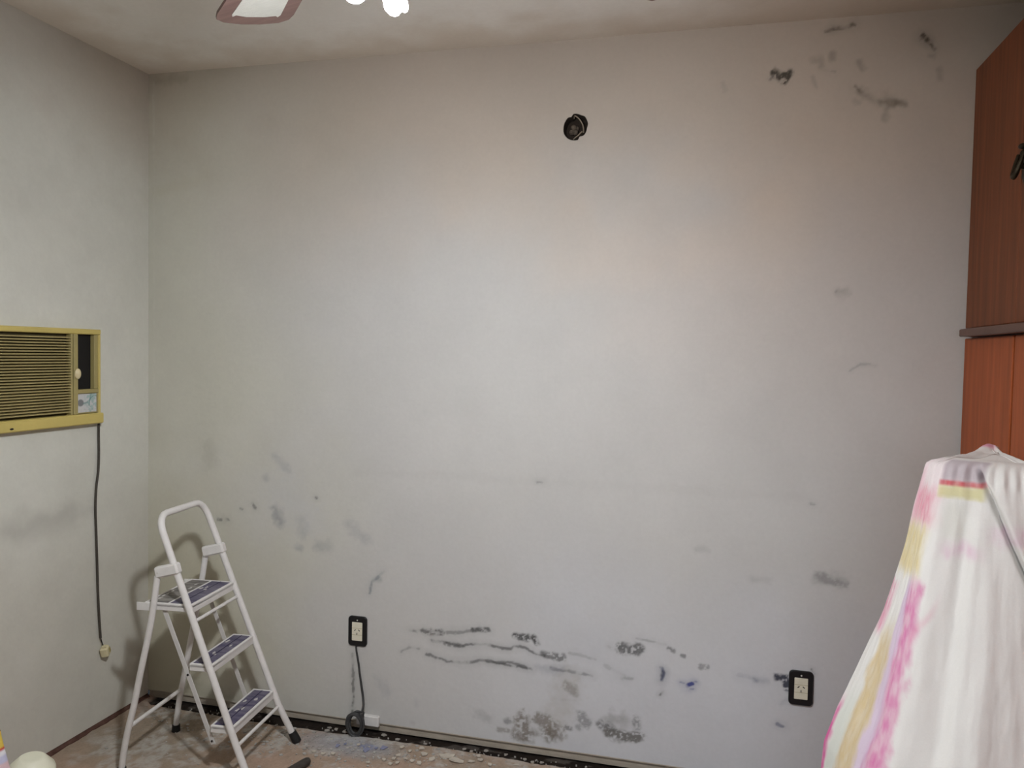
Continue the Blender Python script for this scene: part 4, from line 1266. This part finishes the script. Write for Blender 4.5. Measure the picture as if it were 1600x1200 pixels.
    c = tint(.9 * sstep(.93, .82, zw) * band(aw, .36, .68, .05) * (.55 + nz2 * .6), ochre, c)
    c = tint(.45 * sstep(.75, .65, zw) * band(aw, .18, .36, .05), lin(196, 204, 190), c)
    c = tint(.95 * sstep(.70, .63, zw) * band(aw, -.6, .16, .04) * (.45 + nz2), lin(212, 92, 156), c)
    fr = (K > 3.0)
    redz = band(ZZ, 1.232, 1.243, .003)
    c = tint(.9 * fr * redz * band(f, .03, .42, .03) * (.6 + nz2 * .6), lin(196, 84, 92), c)
    c = tint(.75 * fr * band(ZZ + (nz - .5) * .008, 1.205, 1.231, .004) * band(f, .03, .42, .04), lin(204, 196, 134), c)
    c = tint(.75 * fr * sstep(1.241, 1.247, ZZ) * band(f, .05, .42, .03), lin(170, 155, 163), c)  # mauve band of the print, partly shade put into its colour
    c = tint(.22 * fr * band(ZZ, 1.12, 1.20, .02) * band(f, .12, .30, .05), lin(186, 190, 170), c)
    c = tint(.35 * fr * band(zw, 1.08, 1.11, .012) * band(f, .15, .40, .1) * nz2 * 1.6, lin(214, 150, 190), c)
    c = tint(.4 * fr * sstep(.03, 0, np.abs(zw - .93 - (f - .1) * .55)) * band(f, -.02, .16, .05), lin(220, 160, 180), c)
    c = tint(.35 * fr * band(zw, 1.12, 1.16, .015) * band(f, .5, .9, .1) * nz2 * 1.4, lin(216, 160, 196), c)
    c = tint(.8 * fr * sstep(.012, .004, np.abs(f - .36 + (nz - .5) * .06)) * band(zw, .55, .64, .02), lin(198, 176, 110), c)
    # top cap: rings shrinking to the middle, plus a rumpled ridge at the back
    verts = np.stack([X, Y, Zm], -1)
    c0 = np.array([3.0, -.70])
    caps, capc = [], []
    ring = verts[0]
    for q in range(1, 13):
        s = 1 - q / 12.5
        r = ring.copy()
        r[:, 0] = c0[0] + (ring[:, 0] - c0[0]) * s
        r[:, 1] = c0[1] + (ring[:, 1] - c0[1]) * s
        r[:, 2] = 1.285 + .003 * math.sin(q * .7) + .006 * (fbm(r[:, 0] * 22, r[:, 1] * 22, 141, 3) - .45)
        rid = np.exp(-((r[:, 0] - 3.00) / .05) ** 2) * np.exp(-((r[:, 1] + .60) / .05) ** 2)
        r[:, 2] += .018 * rid
        caps.append(r)
        cc = np.ones((NC, 3)) * white
        pm = sstep(.5, .9, rid + (fbm(r[:, 0] * 30, r[:, 1] * 30, 151, 2) - .5) * .5)
        cc = tint(pm * .8, lin(220, 120, 160), cc)
        cc = tint(.6 * sstep(3.02, 3.05, r[:, 0]) * sstep(-.68, -.6, r[:, 1]), lin(190, 180, 140), cc)
        capc.append(cc)
    V_ = np.concatenate([np.array(caps)[::-1].reshape(-1, 3), verts.reshape(-1, 3)])
    C_ = np.concatenate([np.array(capc)[::-1].reshape(-1, 3), c.reshape(-1, 3)])
    me = np_mesh('draped_sheet', V_, grid_quads(12 + NR, NC), C_)
    o = link('draped_sheet', me, M_CLOTH)
    tag(o, 'white bed sheet with pink and ochre stripes draped over furniture before the wardrobe', 'sheet')
    md = o.modifiers.new('thickness', 'SOLIDIFY')
    md.thickness = .0015
    return o


build_cloth()

# ------------------------------------------------------------------ things at the lower left edge of the view
def build_tub():
    root = tag(empty('plastic_tub', (.290, -.900, .006)), 'cream plastic tub with sloped shoulder at the lower left corner', 'tub')
    out = []
    body = MB().lathe([(.001, 0.002), (.062, .002), (.067, .008), (.069, .17), (.068, .190), (.064, .199), (.038, .226), (.034, .2285), (.030, .229), (.001, .229)], 40, Matrix.Rotation(.10, 4, Vector((-.25, .97, 0))))
    body.build('body', M_TUB, root, True, 28)
    return root


build_tub()


def build_bag():
    root = tag(empty('packet', (.344, -1.075, .006)), 'yellow packet with red and white bands standing at left edge of view', 'packet')
    zs_ = np.linspace(0.0, .400, 60)
    N_ = 28
    V_, C_ = [], []
    for z in zs_:
        t = z / .400
        hx = .075 * (1 - .15 * t) * (1 if t < .72 else 1 - 1.5 * (t - .72))
        hy = .040 * (1 - .6 * sstep(.4, 1.0, np.array(t)))
        for k in range(N_):
            a = 2 * math.pi * k / N_
            ca, sa = math.cos(a), math.sin(a)
            V_.append((hx * math.copysign(abs(ca) ** .6, ca), hy * math.copysign(abs(sa) ** .6, sa), z))
            if z > .353:
                cc = lin(212, 186, 84)
            elif z > .349:
                cc = lin(186, 50, 60)
            elif z > .333:
                cc = lin(222, 222, 226)
            elif z > .318:
                cc = lin(190, 190, 214)
            else:
                cc = lin(214, 186, 190)
            C_.append(cc)
    V_, C_ = np.array(V_), np.array(C_)
    i, j = np.meshgrid(np.arange(59), np.arange(N_), indexing='ij')
    q = np.stack([i * N_ + j, i * N_ + (j + 1) % N_, (i + 1) * N_ + (j + 1) % N_, (i + 1) * N_ + j], -1).reshape(-1, 4)
    o = link('sleeve', np_mesh('sleeve', V_, q, C_), M_PRINT, root)
    MB().box(-.036, .036, -.004, .004, .394, .404, .002).build('top_seal', node_mat('yellow_film', lin(212, 186, 84), .4, .05), root)
    return root


build_bag()

# dark tool handle lying on the floor
root = tag(empty('tool_handle', (.937, -.300, .0)), 'dark round-ended tool handle lying on the floor right of the ladder', 'tool')
hd = Vector((-.28, -.96, 0)).normalized()
pts = [Vector((0, 0, .015)) + hd * t for t in (0, .004, .012, .03, .08, .15, .20)]
MB().tube(pts, [.006, .0115, .0145, .0155, .016, .0165, .016], 14).build('grip', M_HANDLE, root)
MB().tube([Vector((0, 0, .015)) + hd * .195, Vector((0, 0, .013)) + hd * .24, Vector((0, 0, .008)) + hd * .30], [.009, .007, .006], 10).build('shank', M_BOLT, root)

# ------------------------------------------------------------------ plaster chips and dust
def chip_mesh(L, Wd, th, rnd):
    n = rnd.randint(4, 6)
    out = []
    for k in range(n):
        a = 2 * math.pi * (k + .4 + rnd.uniform(-.32, .32)) / n
        q = rnd.uniform(.7, 1.25)
        out.append((L / 2 * q * math.cos(a), Wd / 2 * q * math.sin(a)))
    return MB().prism(out, 0, th).mesh('plaster_chip')


# <CHIPS>
CHIPS = [
    (1.402, -0.116, 0.0620, 0.0292, 'big1'),
    (1.449, -0.135, 0.0614, 0.0286, 'big2'),
    (1.318, -0.121, 0.0287, 0.0259, 'floor'),
    (1.354, -0.149, 0.0284, 0.0289, 'floor'),
    (1.291, -0.085, 0.0267, 0.0229, 'floor'),
    (1.227, -0.158, 0.0214, 0.0185, 'floor'),
    (1.218, -0.185, 0.0212, 0.0182, 'floor'),
    (1.219, -0.222, 0.0233, 0.0178, 'floor'),
    (1.318, -0.188, 0.0234, 0.0213, 'floor'),
    (1.261, -0.172, 0.0213, 0.0110, 'floor'),
    (1.498, -0.121, 0.0284, 0.0144, 'floor'),
    (1.528, -0.102, 0.0285, 0.0145, 'floor'),
    (1.515, -0.077, 0.0215, 0.0184, 'floor'),
    (1.215, -0.097, 0.0170, 0.0193, 'floor'),
    (1.289, -0.178, 0.0165, 0.0180, 'floor'),
    (1.242, -0.206, 0.0211, 0.0179, 'floor'),
    (1.188, -0.203, 0.0188, 0.0145, 'floor'),
    (1.139, -0.236, 0.0187, 0.0144, 'floor'),
    (0.953, -0.225, 0.0214, 0.0151, 'floor'),
    (0.987, -0.215, 0.0214, 0.0151, 'floor'),
    (0.912, -0.223, 0.0214, 0.0153, 'floor'),
    (1.664, -0.100, 0.0235, 0.0106, 'floor'),
    (1.049, -0.127, 0.0170, 0.0118, 'floor'),
    (1.570, -0.123, 0.0211, 0.0142, 'floor'),
    (1.254, -0.116, 0.0169, 0.0151, 'floor'),
    (1.102, -0.008, 0.0202, 0.0208, 'trench'),
    (1.166, -0.024, 0.0225, 0.0162, 'trench'),
    (1.282, -0.026, 0.0173, 0.0119, 'trench'),
    (1.439, -0.021, 0.0172, 0.0154, 'trench'),
    (1.473, -0.031, 0.0171, 0.0152, 'trench'),
    (1.525, -0.010, 0.0171, 0.0191, 'trench'),
    (0.870, -0.037, 0.0254, 0.0214, 'trench'),
    (0.899, -0.018, 0.0178, 0.0172, 'trench'),
    (0.940, -0.027, 0.0203, 0.0170, 'trench'),
    (0.869, -0.015, 0.0204, 0.0131, 'trench'),
    (1.603, -0.017, 0.0194, 0.0150, 'trench'),
    (1.681, -0.028, 0.0168, 0.0111, 'trench'),
    (1.713, -0.042, 0.0215, 0.0181, 'trench'),
    (1.746, -0.032, 0.0167, 0.0109, 'trench'),
    (0.976, -0.153, 0.0218, 0.0274, 'blue'),
    (1.095, -0.158, 0.0336, 0.0341, 'blue'),
    (1.150, -0.117, 0.0315, 0.0345, 'blue'),
    (0.998, -0.132, 0.0195, 0.0198, 'blue'),
    (1.124, -0.130, 0.0194, 0.0193, 'blue'),
]
# </CHIPS>
rnd = random.Random(5)


def chip(x, y, z, L, Wd, rz, mat, label, group, th=.004):
    me = chip_mesh(L, Wd, th, rnd)
    me.materials.append(mat)
    o = bpy.data.objects.new('plaster_chip' if mat is not M_CHIPB else 'paint_flake', me)
    COL.objects.link(o)
    o.location = (x, y, z)
    o.rotation_euler = (rnd.uniform(-.10, .10), rnd.uniform(-.10, .10), rz)
    tag(o, label, 'plaster chip' if mat is not M_CHIPB else 'paint flake', group)


for i, (x, y, L, Wd, where) in enumerate(CHIPS):
    rz = rnd.uniform(-.4, .5)
    if where == 'big1':
        chip(x, y, .0035, L, Wd, .25, M_CHIP, 'largest long plaster chip on the floor, the one nearer the wall trench', None, .006)
    elif where == 'big2':
        chip(x, y, .0035, L, Wd, .05, M_CHIP, 'long plaster chip on the floor in front of the largest chip', None, .006)
    elif where == 'floor':
        chip(x, y, .003, L, Wd, rz, M_CHIP, 'small pale plaster chip lying on the bare floor beside the trench', 'plaster chips on the floor')
    elif where == 'trench':
        chip(x, y, -.010, L, Wd, rz, M_CHIPW, 'small white plaster chip lying in the dark trench along the wall', 'plaster chips in the trench')
    else:
        chip(x, y, .002, L, Wd, rz, M_CHIPB, 'flake of blue paint on the dusty floor below the coiled cable', 'blue paint flakes on the floor', .0015)

mb = MB()
for k in range(700):
    x = rnd.uniform(.05, 2.1)
    y = -.065 - abs(rnd.gauss(0, .16))
    if rnd.random() < .35:
        x, y = rnd.gauss(.9, .25), -.10 - abs(rnd.gauss(0, .10))
    if x < .04:
        continue
    s = rnd.choice((.002, .003, .003, .004, .004, .005, .007, .011))
    a = rnd.random() * 6
    out = [(x + s * rnd.uniform(.5, 1) * math.cos(a + t), y + s * rnd.uniform(.4, .8) * math.sin(a + t)) for t in (0, 1.6, 3.1, 4.7)]
    mb.prism(out, .0002, .002 + s * .12)
for k in range(80):
    x, y = rnd.uniform(.08, 2.1), -rnd.uniform(.008, .045)
    s = rnd.choice((.002, .003, .004, .005))
    a = rnd.random() * 6
    out = [(x + s * rnd.uniform(.5, 1) * math.cos(a + t), y + s * rnd.uniform(.4, .8) * math.sin(a + t)) for t in (0, 1.6, 3.1, 4.7)]
    mb.prism(out, -.015, -.008)
o = mb.build('plaster_crumbs', M_CRUMB, None, False)
tag(o, 'fine white plaster crumbs and dust scattered over floor along the wall', 'rubble', kind='stuff')
